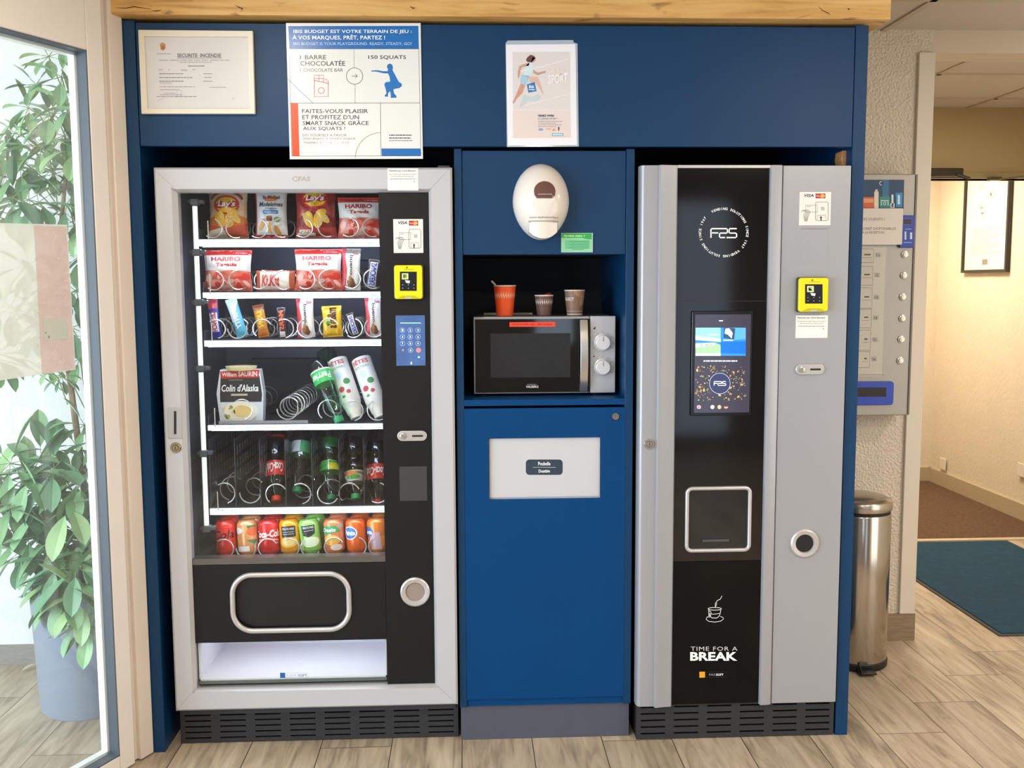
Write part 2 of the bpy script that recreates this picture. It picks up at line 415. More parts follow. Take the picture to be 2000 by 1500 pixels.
# partition with the corridor opening
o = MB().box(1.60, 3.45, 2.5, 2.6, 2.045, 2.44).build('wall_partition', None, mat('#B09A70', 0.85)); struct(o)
o = MB().box(1.60, 2.05, 2.5, 2.6, 0, 2.44).box(1.55, 1.60, 0.98, 4.05, 0, 2.44).build('wall_partition_side', None, WALLM); struct(o)
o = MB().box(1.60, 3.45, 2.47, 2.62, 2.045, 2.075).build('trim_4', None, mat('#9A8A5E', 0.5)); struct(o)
CREAM = mat('#DDD0B8', 0.9, bump=0.7, bscale=45, var=0.02)
o = MB().box(1.60, 3.45, 4.02, 4.1, 0, 2.44).build('wall_corridor', None, CREAM); struct(o)
o = MB().box(3.41, 3.5, -5.7, -2.8, 0, 2.44).box(3.41, 3.5, -1.2, 4.1, 0, 2.44).box(3.41, 3.5, -2.8, -1.2, 2.15, 2.44).box(3.41, 3.5, -2.8, -1.2, 0, 0.15).build('wall_right', None, CREAM); struct(o)  # opening in its unseen stretch added for the warm fill light
BBM = mat('#B9A98A', 0.5)
o = MB().box(1.60, 3.41, 4.005, 4.02, 0, 0.105).build('baseboard_corridor', None, BBM); struct(o)
o = MB().box(3.395, 3.41, -5.6, 4.02, 0, 0.105).build('baseboard_right', None, BBM); struct(o)
# wall behind the camera with its window openings
g = MB(); xs = [-4.0]
for a, c, z0, z1 in WIN: xs += [a, c]
xs.append(3.45)
for i in range(0, len(xs), 2): g.box(xs[i], xs[i + 1], -5.7, -5.6, 0, 2.44)
for a, c, z0, z1 in WIN: g.box(a, c, -5.7, -5.6, 0, z0); g.box(a, c, -5.7, -5.6, z1, 2.44)
o = g.build('wall_front', None, mat('#8C827A', 0.9)); struct(o)
# vestibule left of the cabinet, behind the glass door
o = MB().box(-4.0, -1.03, 0.78, 0.833, 0, 2.44).build('wall_vestibule', None, WHITEW); struct(o)
o = MB().box(-4.0, -1.03, 0.768, 0.78, 0, 0.078).build('baseboard_vestibule', None, mat('#8C8780', 0.5, var=0.15, vscale=10, stretch=(3, 1, 30))); struct(o)
g = MB(); ys = [-5.7]
for a, c, z0, z1 in LWIN: ys += [a, c]
ys.append(0.833)
for i in range(0, len(ys), 2): g.box(-4.1, -4.0, ys[i], ys[i + 1], 0, 2.44)
for a, c, z0, z1 in LWIN: g.box(-4.1, -4.0, a, c, 0, z0); g.box(-4.1, -4.0, a, c, z1, 2.44)
o = g.build('wall_left', None, WHITEW); struct(o)

# ------------------------------------------------------------------ glass door leaf, turned 26 degrees
DA = math.radians(26); DN3 = Vector((math.cos(DA), -math.sin(DA), 0)); DT = Vector((-math.sin(DA), -math.cos(DA), 0))  # normal into the room, along towards the camera
DP = Vector((-1.012, -0.03, 0))
def door_pt(px, py, h=0.0):
    d = ray(px, py); p0 = DP + DN3 * h; t = (p0 - CAM).dot(DN3) / d.dot(DN3)
    return CAM + d * t
def DS(s, n, z): return DP + DT * s + DN3 * n + Vector((0, 0, z))
def dbox(mb, s0, s1, n0, n1, z0, z1):
    b = len(mb.v)
    for z in (z0, z1):
        for s_, n_ in ((s0, n0), (s1, n0), (s1, n1), (s0, n1)): mb.v.append(tuple(DS(s_, n_, z)))
    for q in ((0, 3, 2, 1), (4, 5, 6, 7), (0, 1, 5, 4), (1, 2, 6, 5), (2, 3, 7, 6), (3, 0, 4, 7)): mb.face([b + i for i in q])
sg = (door_pt(235, 1479) - DP).dot(DT); 
door = bpy.data.objects.new('door_1', None); COL.objects.link(door); struct(door); door.location = (DP.x, DP.y, 0)
FRM = mat('#E9E2DC', 0.45, var=0.02)
mb = MB(); dbox(mb, 0.052, sg, -0.065, 0, 0.004, 2.42); dbox(mb, sg, 1.1, -0.065, 0, 0.004, 0.056); dbox(mb, sg, 1.1, -0.065, 0, 2.128, 2.42); dbox(mb, 1.02, 1.1, -0.065, 0, 0.056, 2.128)
mb.build('door_frame', door, FRM, bevel=0.004)
mb = MB(); e_ = 0.012
dbox(mb, sg, sg + e_, -0.062, -0.038, 0.056, 2.128); dbox(mb, sg, 1.02, -0.062, -0.038, 0.056, 0.056 + e_); dbox(mb, sg, 1.02, -0.062, -0.038, 2.128 - e_, 2.128)
mb.build('glazing_bead', door, mat('#F4F4F2', 0.4))
mb = MB(); dbox(mb, sg - 0.0005, sg + 0.004, -0.036, -0.0015, 0.054, 2.13); dbox(mb, sg, 1.02, -0.036, -0.0015, 0.054, 0.060); dbox(mb, sg, 1.02, -0.036, -0.0015, 2.124, 2.130)
mb.build('gasket', door, mat('#5A6470', 0.5))
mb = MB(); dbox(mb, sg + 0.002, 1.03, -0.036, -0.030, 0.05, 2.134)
mb.build('glass_pane', door, glass('door_glass', (0.95, 0.975, 0.98), 1.5, diffuse=0.045, dcol=(0.9, 0.93, 0.95)))  # diffuse share puts the whitish reflection veil into the pane
mb = MB(); dbox(mb, -0.028, 0.048, -0.085, -0.014, 0.004, 2.435); dbox(mb, -0.026, 0.03, -0.06, 0.0, 0.004, 2.435); mb.box(-1.09, -1.0125, 0.0, 0.06, 0.004, 2.435)
o = mb.build('door_jamb', None, mat('#DDD0C4', 0.5, var=0.03), bevel=0.004); struct(o); o.name = 'trim_5'

# ------------------------------------------------------------------ plant tub behind the glass
BLUEG = mat('#8F9BAC', 0.45, var=0.03)
plant = thing('potted_plant', 'tall umbrella plant in a grey-blue cylindrical tub behind the glass door', 'plant', (-1.345, 0.40, 0))
mb = MB(); cx, cyy = -1.345, 0.40
mb.lathe([(0.0, 0.0), (0.158, 0.0), (0.165, 0.01), (0.182, 0.44), (0.186, 0.45), (0.176, 0.452), (0.170, 0.42), (0.0, 0.41)], (cx, cyy, 0), seg=48)
mb.build('planter', plant, BLUEG)
MB().lathe([(0.0, 0.425), (0.169, 0.42)], (cx, cyy, 0), seg=32).build('soil', plant, mat('#4A3A2C', 0.95, var=0.3, vscale=80))
BARK = mat('#A08468', 0.8, var=0.2, vscale=30, bump=0.4, bscale=80)
tk = MB()
tk.tube([(cx + 0.11, cyy - 0.02, 0.42), (cx + 0.085, cyy, 0.9), (cx + 0.105, cyy + 0.02, 1.35), (cx + 0.05, cyy, 1.72)], [0.017, 0.016, 0.013, 0.008], 8)
tk.tube([(cx + 0.02, cyy + 0.04, 0.42), (cx - 0.02, cyy + 0.05, 0.9), (cx - 0.06, cyy + 0.03, 1.5), (cx + 0.03, cyy, 2.05)], [0.014, 0.012, 0.009, 0.005], 8)
tk.tube([(cx - 0.06, cyy - 0.02, 0.42), (cx - 0.12, cyy - 0.05, 0.6), (cx - 0.22, cyy - 0.1, 0.78)], [0.010, 0.008, 0.005], 8)
tk.build('trunk', plant, BARK)
LEAF = []
for hx in ('#7FA873', '#8DB884', '#6E9C74', '#A2C48A'):
    LEAF.append(mat(hx, 0.38, var=0.14, vscale=12))
stem = MB(); fol = MB()
rp = random.Random(11)
def leaf(mb, base, d, L, W, droop, m):
    mb.use(m); d = d.normalized(); side = d.cross(Vector((0, 0, 1)))
    if side.length < 0.05: side = Vector((1, 0, 0))
    side.normalize(); b = len(mb.v); n = 7; p = Vector(base); cur = d.copy()
    for i in range(n + 1):
        t = i / n; wd = W * (math.sin(PI * min(1, t ** 1.2)) ** 0.7 if 0 < t < 1 else 0.0) + 0.0006
        nrm = side.cross(cur)
        for k, q in ((-1, 0.18), (0, 0), (1, 0.18)): mb.v.append(tuple(p + side * (k * wd / 2) + nrm * (q * wd)))
        cur = (cur + Vector((0, 0, -droop / n))).normalized(); p = p + cur * (L / n)
    for i in range(n):
        for k in (0, 1): a = b + i * 3 + k; mb.face([a, a + 1, a + 4, a + 3])
def cluster(px, py, Y, R, tilt=0.0):
    c = PY(px, py, Y); n = rp.choice((6, 7, 7, 8))
    a0 = rp.uniform(0, 6); mm = rp.choice(LEAF)
    ax = Vector((rp.uniform(-0.5, 0.5), -0.75 + tilt, rp.uniform(0.1, 0.7))).normalized()
    R *= 1.14; u = ax.cross(Vector((0, 0, 1))).normalized(); v = ax.cross(u)
    for i in range(n):
        a = a0 + 2 * PI * i / n; d = (u * math.cos(a) + v * math.sin(a) + ax * 0.25)
        d.z -= 0.25
        d.normalize(); L = R * rp.uniform(0.75, 1.1); pet = R * 0.28
        b0 = c; b1 = c + d * pet
        stem.tube([b0, b1], 0.0012, 4)
        leaf(fol, b1, d, L, L * 0.42, rp.uniform(0.2, 0.75), mm)
    # petiole back to the nearest trunk line
    ty = min(max(c.z - 0.12, 0.5), 2.0); root = Vector((cx + 0.02 if c.x > cx - 0.05 else cx - 0.04, cyy + 0.02, ty))
    mid = (c + root) / 2 + Vector((0, 0, 0.03))
    stem.tube([root, mid, c], 0.0022, 5)
spots = [(95, 110, 0.40, .075), (120, 150, 0.34, .09), (70, 165, 0.45, .08), (140, 205, 0.36, .10), (95, 225, 0.38, .10), (55, 210, 0.42, .075), (30, 260, 0.44, .07),
         (125, 265, 0.42, .10), (80, 285, 0.36, .09), (150, 290, 0.33, .10), (40, 330, 0.40, .10), (10, 345, 0.44, .10), (100, 330, 0.45, .08), (25, 385, 0.36, .11), (75, 395, 0.38, .11),
         (-15, 300, 0.44, .10), (130, 400, 0.40, .09), (-10, 410, 0.4, .12), (145, 330, 0.48, .07), (150, 440, 0.42, .08), (155, 500, 0.40, .09), (150, 570, 0.42, .09), (140, 640, 0.46, .09), (100, 560, 0.45, .10), (50, 520, 0.42, .10), (20, 600, 0.42, .11), (80, 640, 0.46, .09), (-10, 690, 0.42, .1),
         (155, 700, 0.45, .07), (120, 735, 0.4, .05), (165, 830, 0.38, .08), (150, 870, 0.42, .08), (100, 880, 0.36, .09),
         (20, 905, 0.30, .13), (60, 925, 0.28, .13), (105, 915, 0.27, .13), (150, 930, 0.30, .12), (-10, 950, 0.32, .13), (30, 975, 0.27, .13), (85, 985, 0.26, .13), (135, 985, 0.25, .13), (178, 965, 0.30, .10),
         (10, 1035, 0.30, .12), (55, 1040, 0.27, .12), (110, 1045, 0.24, .12), (160, 1040, 0.25, .12), (-15, 1010, 0.3, .12), (40, 1085, 0.30, .10),
         (110, 1095, 0.20, .12), (150, 1105, 0.18, .13), (185, 1080, 0.24, .11), (130, 1145, 0.17, .12), (165, 1165, 0.16, .12), (190, 1150, 0.2, .11), (180, 1215, 0.15, .10), (150, 1215, 0.15, .08), (95, 1125, 0.22, .08)]
for sx_, sy_, yy, R in spots: cluster(sx_, sy_, yy, R)
for _ in range(34):
    q = rp.choice(spots); cluster(q[0] + rp.uniform(-28, 28), q[1] + rp.uniform(-25, 25), min(q[2] + rp.uniform(0.02, 0.14), 0.62), q[3] * 0.9)
stem.build('leaf_stalk', plant, mat('#7F9A58', 0.6)); fol.build('foliage', plant)
lf = MB(); c = PY(42, 1310, 0.0); pz = PA(42, 1312, 2, 0.004); leaf(lf, pz + Vector((0.0, 0, 0.004)), Vector((0.4, 0.6, 0.15)), 0.065, 0.022, 0.2, mat('#C9C2A0', 0.6))
tag(lf.build('fallen_leaf', None), 'pale dry leaf lying on the vestibule floor beside the tub', 'leaf')

# paper on the door glass
pp = thing('door_poster', 'pale A3 poster with a reddish panel taped to the glass door', 'poster', tuple(door_pt(75, 590, -0.029)))
dm = lambda x, y, h: door_pt(x, y, -0.028 + h)
mb = MB(); q = [dm(-60, 434, 0), dm(131, 439, 0), dm(148, 722, 0), dm(-35, 748, 0)]
mb.poly(q); mb.poly([v - DN3 * 0.0012 for v in q]); mb.poly([q[0], q[1], q[1] - DN3 * 0.0012, q[0] - DN3 * 0.0012])
mb.build('sheet', pp, glass('veil_paper', (0.95, 0.96, 0.95), 0.6, diffuse=0.55, dcol=(0.88, 0.92, 0.90)))
P = Print(dm, 0.5, lift=0.0004)
P.poly([(66, 440), (130, 442), (146, 720), (82, 731)], glass('veil_red', (0.97, 0.9, 0.88), 0.3, diffuse=0.6, dcol=(0.80, 0.62, 0.60)))
P.up(); P.poly([(84, 622), (130, 622), (133, 662), (86, 666)], mat('#C4C9BE', 0.6))
rq = random.Random(3)
for i in range(34): P.ell(rq.uniform(72, 132), rq.uniform(450, 710), rq.uniform(0.8, 2.4), rq.uniform(1, 3), '#E2CFC8', 8)
P.build('print', pp)

# ================================================================== OAK BEAM
OAK = oak_mat()
bxm = MB().box(-1.045, 1.273, -0.045, 0.80, 2.25, 2.438)
beam = tag(bxm.build('wooden_beam', None, OAK, bevel=0.003), 'thick knotty oak beam capping the blue cabinet wall', 'beam')
ck = MB()
def crackline(pts, wmax):
    n = len(pts); vs = []
    P = Print(pmap(-0.0455), 0.9)
    for i in range(n - 1):
        w0 = wmax * math.sin(PI * i / (n - 1)) + 0.3; w1 = wmax * math.sin(PI * (i + 1) / (n - 1)) + 0.3
        P.poly([(pts[i][0], pts[i][1] - w0 / 2), (pts[i + 1][0], pts[i + 1][1] - w1 / 2), (pts[i + 1][0], pts[i + 1][1] + w1 / 2), (pts[i][0], pts[i][1] + w0 / 2)], '#4E3217')
    return P
for k_, (pts, ww) in enumerate((([(225, 15), (245, 16), (262, 13), (275, 15), (296, 18)], 1.6), ([(296, 21), (306, 21.5), (316, 20)], 1.6), ([(458, 9), (466, 14), (474, 17), (470, 22)], 2.0), ([(1598, 12), (1606, 20), (1618, 26), (1622, 30)], 1.4), ([(1655, 17), (1658, 18), (1660, 18)], 3.0), ([(800, 12), (806, 16), (812, 15)], 2.5))):
    crackline(pts, ww).build('crack', beam)

# ================================================================== BLUE SURROUND
BLUE = mat('#05375E', 0.40, spec=0.32, var=0.03, vscale=3, bump=0.02, bscale=300)  # same paint as the lower door, with warm upper light put into its tone
BLUED = mat('#003D70', 0.45, spec=0.16, var=0.03, vscale=3, bump=0.02, bscale=300)
sur = thing('cabinet_surround', 'blue panelled surround framing both vending machines', 'cabinet', (0.1, 0, 0))
MB().box(-1.012, -0.968, 0.0, 0.76, 0.0, 2.244).build('side_panel', sur, BLUE, bevel=0.0015)
MB().box(1.185, 1.225, 0.0, 0.80, 0.0, 2.244).build('side_panel', sur, BLUE, bevel=0.0015)
MB().box(-0.966, 1.183, 0.0, 0.022, 1.882, 2.238).build('header_panel', sur, BLUE, bevel=0.0015)
MB().box(-0.966, 1.183, 0.74, 0.76, 0.0, 2.23).box(-0.966, 1.183, 0.03, 0.74, 2.20, 2.22).build('back_panel', sur, mat('#101418', 0.8))

# ------------------------------------------------------------------ centre unit
cu = thing('bin_cabinet', 'narrow blue unit with microwave niche and waste door between the machines', 'cabinet', (0.25, 0.02, 0))
YC = 0.02
xl0, xl1, _, zt = RY(887, 290, 899, 700, YC); 
a0 = PY(887, 340, YC).x; a1 = PY(903, 450, YC).x; b0 = PY(1221, 700, YC).x; b1 = PY(1237, 700, YC).x
zt = 1.879
MB().box(a0, a1, YC, 0.60, 0.115, zt).build('side_board', cu, BLUE, bevel=0.0015)
MB().box(b0, b1, YC, 0.60, 0.115, zt).build('side_board', cu, BLUE, bevel=0.0015)
_, _, nz1, _ = RY(903, 300, 1222, 497, YC)
MB().box(a1 + 0.001, b0 - 0.001, YC + 0.004, YC + 0.024, nz1, zt - 0.006).build('top_panel', cu, BLUE, bevel=0.001)
zs1 = PY(1060, 780, YC).z; zs0 = PY(1060, 792, YC).z
MB().box(a1, b0, YC, 0.58, zs0, zs1).build('niche_shelf', cu, BLUED, bevel=0.001)
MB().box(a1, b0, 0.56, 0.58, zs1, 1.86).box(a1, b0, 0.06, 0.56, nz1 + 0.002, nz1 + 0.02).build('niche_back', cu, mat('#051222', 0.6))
dz1 = PY(1060, 797, YC).z; dz0 = PY(1060, 1363, YC).z; dx0 = PY(909, 1080, YC).x; dx1 = PY(1220, 1080, YC).x
sx0, sx1, sz0, sz1 = RY(955, 855, 1173.5, 975, YC)
dr = MB()
dr.box(dx0, sx0, YC - 0.001, YC + 0.019, dz0, dz1).box(sx1, dx1, YC - 0.001, YC + 0.019, dz0, dz1).box(sx0, sx1, YC - 0.001, YC + 0.019, dz0, sz0).box(sx0, sx1, YC - 0.001, YC + 0.019, sz1, dz1)
d_o = dr.build('door', cu, BLUED)
sp = MB().box(sx0 + 0.002, sx1 - 0.002, YC + 0.008, YC + 0.012, sz0 + 0.006, sz1 - 0.002).build('flap', d_o, mat('#C9C9CE', 0.38, 0.15, var=0.02))
MB().box(sx0, sx1, YC + 0.012, YC + 0.03, sz0, sz1).build('flap_recess', d_o, mat('#B8BCC6', 0.5))
P = Print(pmap(YC + 0.008), 0.4)
def prpts(x0, y0, x1, y1, r, n=6):
    out = []
    for cx_, cy__, a0_ in ((x1 - r, y0 + r, -90), (x1 - r, y1 - r, 0), (x0 + r, y1 - r, 90), (x0 + r, y0 + r, 180)):
        for i in range(n + 1):
            a = math.radians(a0_ + 90 * i / n); out.append((cx_ + r * math.cos(a), cy__ + r * math.sin(a)))
    return out
P.poly(prpts(1027, 897.5, 1099, 927.5, 7), '#2C3C4C').up()
P.text('Poubelle', 1051, 902, 1075, 909, '#F0F0F0', 0.02); P.text('Dustbin', 1052, 917, 1074, 923, '#F0F0F0', 0.02); P.rect(1041, 912.3, 1085, 912.9, '#D8D8D8')
P.build('bin_sign', d_o)
CHROME = mat('#D8D4CE', 0.18, 1.0); STEEL = mat('#B9B4AC', 0.3, 1.0)
def lock(px, py, r, Y, parent, m=None, name='lock'):
    c = PY(px, py, Y); mb = MB().use(m or CHROME)
    mb.lathe([(r, 0), (r, -0.003), (r * 0.86, -0.006), (r * 0.6, -0.006), (r * 0.56, -0.004), (r * 0.5, -0.007), (0, -0.007)], c, 'y', 28)
    mb.use(mat('#3A2F22', 0.6)).box(c.x - r * 0.07, c.x + r * 0.07, c.y - 0.0085, c.y - 0.006, c.z - r * 0.32, c.z + r * 0.30)
    return mb.build(name, parent)
lock(1202, 813, 0.012, YC, d_o)
MB().box(a1, b0, YC + 0.006, YC + 0.024, 0.116, dz0 - 0.003).build('bottom_rail', cu, BLUED)
MB().box(a0 + 0.003, b1 - 0.004, 0.033, 0.05, 0.0, 0.114).build('plinth', cu, mat('#4C4F5C', 0.55, var=0.04, vscale=20))

# ================================================================== SNACK MACHINE
SILV = mat('#C0BFC3', 0.42, 0.2, var=0.015, vscale=2)
SILV2 = mat('#C9C6C6', 0.34, 0.55, var=0.015, vscale=2)
BLK = mat('#100F11', 0.45, var=0.06, vscale=200, spec=0.35)
DARK = mat('#15171B', 0.6)
LINER = mat('#6B6E7C', 0.35, 0.4)
METAL = mat('#9EA0A4', 0.35, 0.8)
WIRE = mat('#E6E6E8', 0.25, 0.6)
sm = thing('snack_vending_machine', 'tall silver-framed snack machine with lit shelves behind glass', 'vending machine', (-0.487, 0.3, 0))
X0, X1 = -0.9315, -0.0425; Z0, Z1 = 0.133, 1.82
YG = 0.018
ix0 = PY(367, 860, YG).x; ix1 = PY(843, 860, YG).x; iz1 = PY(590, 376, YG).z; iz0 = PY(610, 1340, YG).z
def mitre(mb, x0, x1, z0, z1, a0, a1, b0, b1, ya, yb, lip):
    """four mitred frame members with an inner chamfer"""
    for A in (((x0, z1), (x1, z1), (a1, b1), (a0, b1)), ((x1, z0), (x0, z0), (a0, b0), (a1, b0)), ((x0, z0), (x0, z1), (a0, b1), (a0, b0)), ((x1, z1), (x1, z0), (a1, b0), (a1, b1))):
        (p, q, r, s) = A
        def tw(o_, i_, k):
            dx = i_[0] - o_[0]; dz = i_[1] - o_[1]; l = max(abs(dx), abs(dz)); return (o_[0] + dx / l * k, o_[1] + dz / l * k)
        rows = [[(p[0], yb, p[1]), (q[0], yb, q[1])], [(p[0], ya + .006, p[1]), (q[0], ya + .006, q[1])]]
        p2, q2 = tw(p, s, 0.006), tw(q, r, 0.006); rows.append([(p2[0], ya, p2[1]), (q2[0], ya, q2[1])])
        l1 = max(abs(s[0] - p[0]), abs(s[1] - p[1])) ; p3, q3 = tw(p, s, l1 - lip), tw(q, r, l1 - lip)
        rows.append([(p3[0], ya, p3[1]), (q3[0], ya, q3[1])]); rows.append([(s[0], ya + lip * 1.6, s[1]), (r[0], ya + lip * 1.6, r[1])])
        rows.append([(s[0], yb, s[1]), (r[0], yb, r[1])])
        b = len(mb.v)
        for rw in rows: mb.v += rw
        for i in range(5): mb.face([b + 2 * i, b + 2 * i + 1, b + 2 * i + 3, b + 2 * i + 2])
        mb.face([b, b + 2, b + 4, b + 6, b + 8, b + 10]); mb.face([b + 1, b + 11, b + 9, b + 7, b + 5, b + 3]); mb.face([b + 10, b + 11, b + 1, b])
mb = MB(); mitre(mb, X0, X1, Z0, Z1, ix0 - 0.001, ix1 + 0.001, iz0, iz1, 0.0, 0.045, 0.009)
df = mb.build('door_frame', sm, SILV)
for q in (((301, 331), (350, 376)), ((880, 327), (836, 374)), ((344, 1389), (383, 1343)), ((894, 1376), (850, 1336))): Print(pmap(0.0), 0.6, eps=0.0002).stroke(q, 0.5, '#8F867E').build('mitre_joint', df)
# cabinet body: hollow box
BODY = mat('#3A3C42', 0.5, 0.2)
mb = MB(); bx0, bx1 = -0.925, -0.05
mb.box(bx0, bx0 + 0.02, 0.05, 0.72, 0.12, 1.80).box(bx1 - 0.02, bx1, 0.05, 0.72, 0.12, 1.80).box(bx0, bx1, 0.70, 0.72, 0.12, 1.80).box(bx0, bx1, 0.05, 0.72, 1.78, 1.80).box(bx0, bx1, 0.05, 0.72, 0.10, 0.12)
mb.build('body', sm, BODY)
MB().box(-0.92, -0.06, 0.07, 0.72, 1.80, 1.815).build('top_plate', sm, mat('#8A8578', 0.5, 0.4))
lx0, lx1 = -0.893, -0.245
mb = MB(); lz0, lz1 = 0.568, 1.775
mb.box(lx0 - 0.006, lx0, 0.06, 0.66, lz0, lz1).box(lx1, lx1 + 0.006, 0.06, 0.66, lz0, lz1).box(lx0, lx1, 0.655, 0.66, lz0, lz1).box(lx0, lx1, 0.06, 0.66, lz1, lz1 + 0.006).box(lx0, lx1, 0.06, 0.66, lz0 - 0.006, lz0)
li = mb.build('interior_liner', sm, LINER)
for (xa, xb, za, zb) in ((-0.50, -0.26, 1.44, 1.56), (-0.52, -0.30, 1.10, 1.25), (-0.80, -0.55, 0.98, 1.20), (-0.52, -0.28, 0.80, 0.86)): MB().box(xa, xb, 0.645, 0.655, za, zb).build('back_duct', li, mat('#585B66', 0.4, 0.4), bevel=0.004)
# black side panel (selector column) and lower chute panel
spx0 = PY(740.5, 378, YG).x; 
def pquad(mb, pts, Y, dep):
    f = [PY(x, y, Y) for x, y in pts]; b = len(mb.v); mb.v += [tuple(v) for v in f] + [(v.x, v.y + dep, v.z) for v in f]; n = len(pts)
    mb.face(range(b, b + n)); mb.face([b + n + i for i in reversed(range(n))])
    for i in range(n): j = (i + 1) % n; mb.face([b + i, b + n + i, b + n + j, b + j])
sx_l = PY(748, 850, YG).x
sp_o = MB().box(sx_l, ix1, YG - 0.001, 0.05, iz0 + 0.001, iz1).build('selector_panel', sm, BLK)
cz0 = PY(568, 1252, YG).z; cz1 = PY(568, 1101, YG).z
fx0, fx1, fz0, fz1 = RY(455, 1121, 682, 1230, YG)
outl = rr(fx0, fx1, fz0, fz1, 0.062, 10)
# chute panel with a rounded opening: panel pieces around + ring
mb = MB()
big = [(ix0, cz1), (sx_l, cz1), (sx_l, cz0), (ix0, cz0)]
def face_with_hole(mb, x0, x1, z0, z1, hole, y):
    n = len(hole); b = len(mb.v)
    cxm = (min(p[0] for p in hole) + max(p[0] for p in hole)) / 2; czm = (min(p[1] for p in hole) + max(p[1] for p in hole)) / 2
    outer = []
    for x, z in hole:
        dx, dz = x - cxm, z - czm
        k = min(((x1 - cxm) if dx > 0 else (cxm - x0)) / max(abs(dx), 1e-6), ((z1 - czm) if dz > 0 else (czm - z0)) / max(abs(dz), 1e-6))
        outer.append((cxm + dx * k, czm + dz * k))
    mb.v += [(x, y, z) for x, z in hole] + [(x, y, z) for x, z in outer]
    for i in range(n):
        j = (i + 1) % n; mb.face([b + i, b + j, b + n + j, b + n + i])
        # corner fill
        (ax_, az_), (bx_, bz_) = outer[i], outer[j]
        if abs(ax_ - bx_) > 1e-6 and abs(az_ - bz_) > 1e-6:
            cxn = x1 if max(ax_, bx_) > x1 - 1e-6 else x0; czn = z1 if max(az_, bz_) > z1 - 1e-6 else z0
            mb.v.append((cxn, y, czn)); mb.face([b + n + i, b + n + j, len(mb.v) - 1])
face_with_hole(mb, ix0, sx_l - 0.001, cz0, cz1, outl, YG - 0.001)
cp = mb.build('delivery_panel', sm, BLK, smooth=False)
ring_obj(outl, YG - 0.004, 0.0085, 'hatch_ring', cp, SILV2)
MB().prism(rr(fx0 + 0.004, fx1 - 0.004, fz0 + 0.004, fz1 - 0.004, 0.058, 10), YG + 0.012, YG + 0.02).build('hatch_flap', cp, mat('#121213', 0.35, bump=0.1, bscale=300))
MB().prism(rr(fx0 - .006, fx1 + .006, fz0 - .006, fz1 + .006, 0.066, 10), YG, YG + 0.022, hole=rr(fx0 + 0.003, fx1 - 0.003, fz0 + 0.003, fz1 - 0.003, 0.059, 10)).build('hatch_tunnel', cp, DARK)
# bottom sill of the display glass
_, _, tz0, tz1 = RY(380, 1086, 752, 1100, YG)
MB().box(ix0, sx_l, YG - 0.002, 0.06, tz0, tz1 - 0.004).build('glass_sill', sm, mat('#6E6A66', 0.35, 0.6))
MB().box(ix0 + 0.001, sx_l - 0.001, YG + 0.002, YG + 0.006, tz1 - 0.004, iz1).build('display_glass', sm, glass('machine_glass', (0.97, 0.985, 0.99), 0.8))
# lit white bottom compartment
cb = thing_z = MB(); wz0, wz1 = PY(568, 1334, YG).z, cz0 - 0.004
wx0, wx1 = ix0 + 0.004, sx_l - 0.002
mb = MB(); WHT = mat('#DEDDE6', 0.4)
mb.box(wx0, wx1, 0.33, 0.34, wz0, wz1 + 0.06).box(wx0, wx0 + 0.004, 0.03, 0.34, wz0, wz1).box(wx1 - 0.004, wx1, 0.03, 0.34, wz0, wz1).box(wx0, wx1, 0.06, 0.065, wz1, wz1 + 0.06).box(wx0, wx0 + 0.004, 0.06, 0.34, wz1, wz1 + 0.06).box(wx1 - 0.004, wx1, 0.06, 0.34, wz1, wz1 + 0.06).box(wx0, wx1, 0.03, 0.065, wz1 - 0.001, wz1 + 0.003).box(wx0, wx1, 0.03, 0.34, wz0 + 0.006, wz0 + 0.014).box(wx0, wx1, 0.06, 0.34, wz1 + 0.05, wz1 + 0.06)
lb = mb.build('storage_bay', sm, WHT)
MB().box(wx0 + 0.05, wx1 - 0.05, 0.10, 0.14, wz1 + 0.046, wz1 + 0.05).build('bay_light', lb, mat('#F4F7FF', 0.4, emit=5.0))
MB().box(wx0, wx1, YG + 0.001, YG + 0.005, wz0, wz1).build('bay_glass', sm, glass('bay_glass', (0.97, 0.99, 0.98), 0.8))
MB().box(wx0, wx1, YG + 0.006, YG + 0.016, wz0, wz0 + 0.009).build('bay_seal', sm, mat('#59605C', 0.4))
P = Print(pmap(YG), 0.4); P.rect(547, 1314, 557, 1324, '#1C5AA0').frame(558, 1314.5, 602, 1323.5, 0.5, '#B9BEC4').text('FAS', 560, 1316.5, 578, 1321.5, '#C2C7CE').text('SOFT', 582, 1316.5, 600, 1321.5, '#6E757E', 0.02)
P.build('maker_sticker', sm)
# shelves
ROWS = [(466, 480.5, 388, 0.030), (569.5, 581, 396, 0.030), (663, 675.5, 399, 0.030), (828, 839, 406, 0.033), (990, 1003, 410, 0.0335), (1094, 1100, 380, 0.031)]
COILS = [[(415, 446), (461, 447), (504, 446), (550, 445), (592, 445), (640, 444), (682, 444), (728, 444)],
         [(418, 548), (466, 547), (507, 546), (554, 547), (597, 546), (642, 546), (686, 545), (729, 545)],
         [(422, 643), (464, 643), (513, 643), (555, 642), (600, 642), (643, 641), (690, 641), (731, 640)],
         [(473, 800), (562, 799), (642, 801), (689, 802), (738, 801)],
         [(439, 963), (489, 962), (540, 965), (587, 964), (641, 964), (683, 963), (738, 962)],
         [(438, 1083), (481, 1082), (524, 1081), (566, 1080), (607, 1080), (653, 1079), (697, 1078), (739, 1077)]]
LED = mat('#DCE9FF', 0.4, emit=15.0)
YS = 0.10; shelfz = []
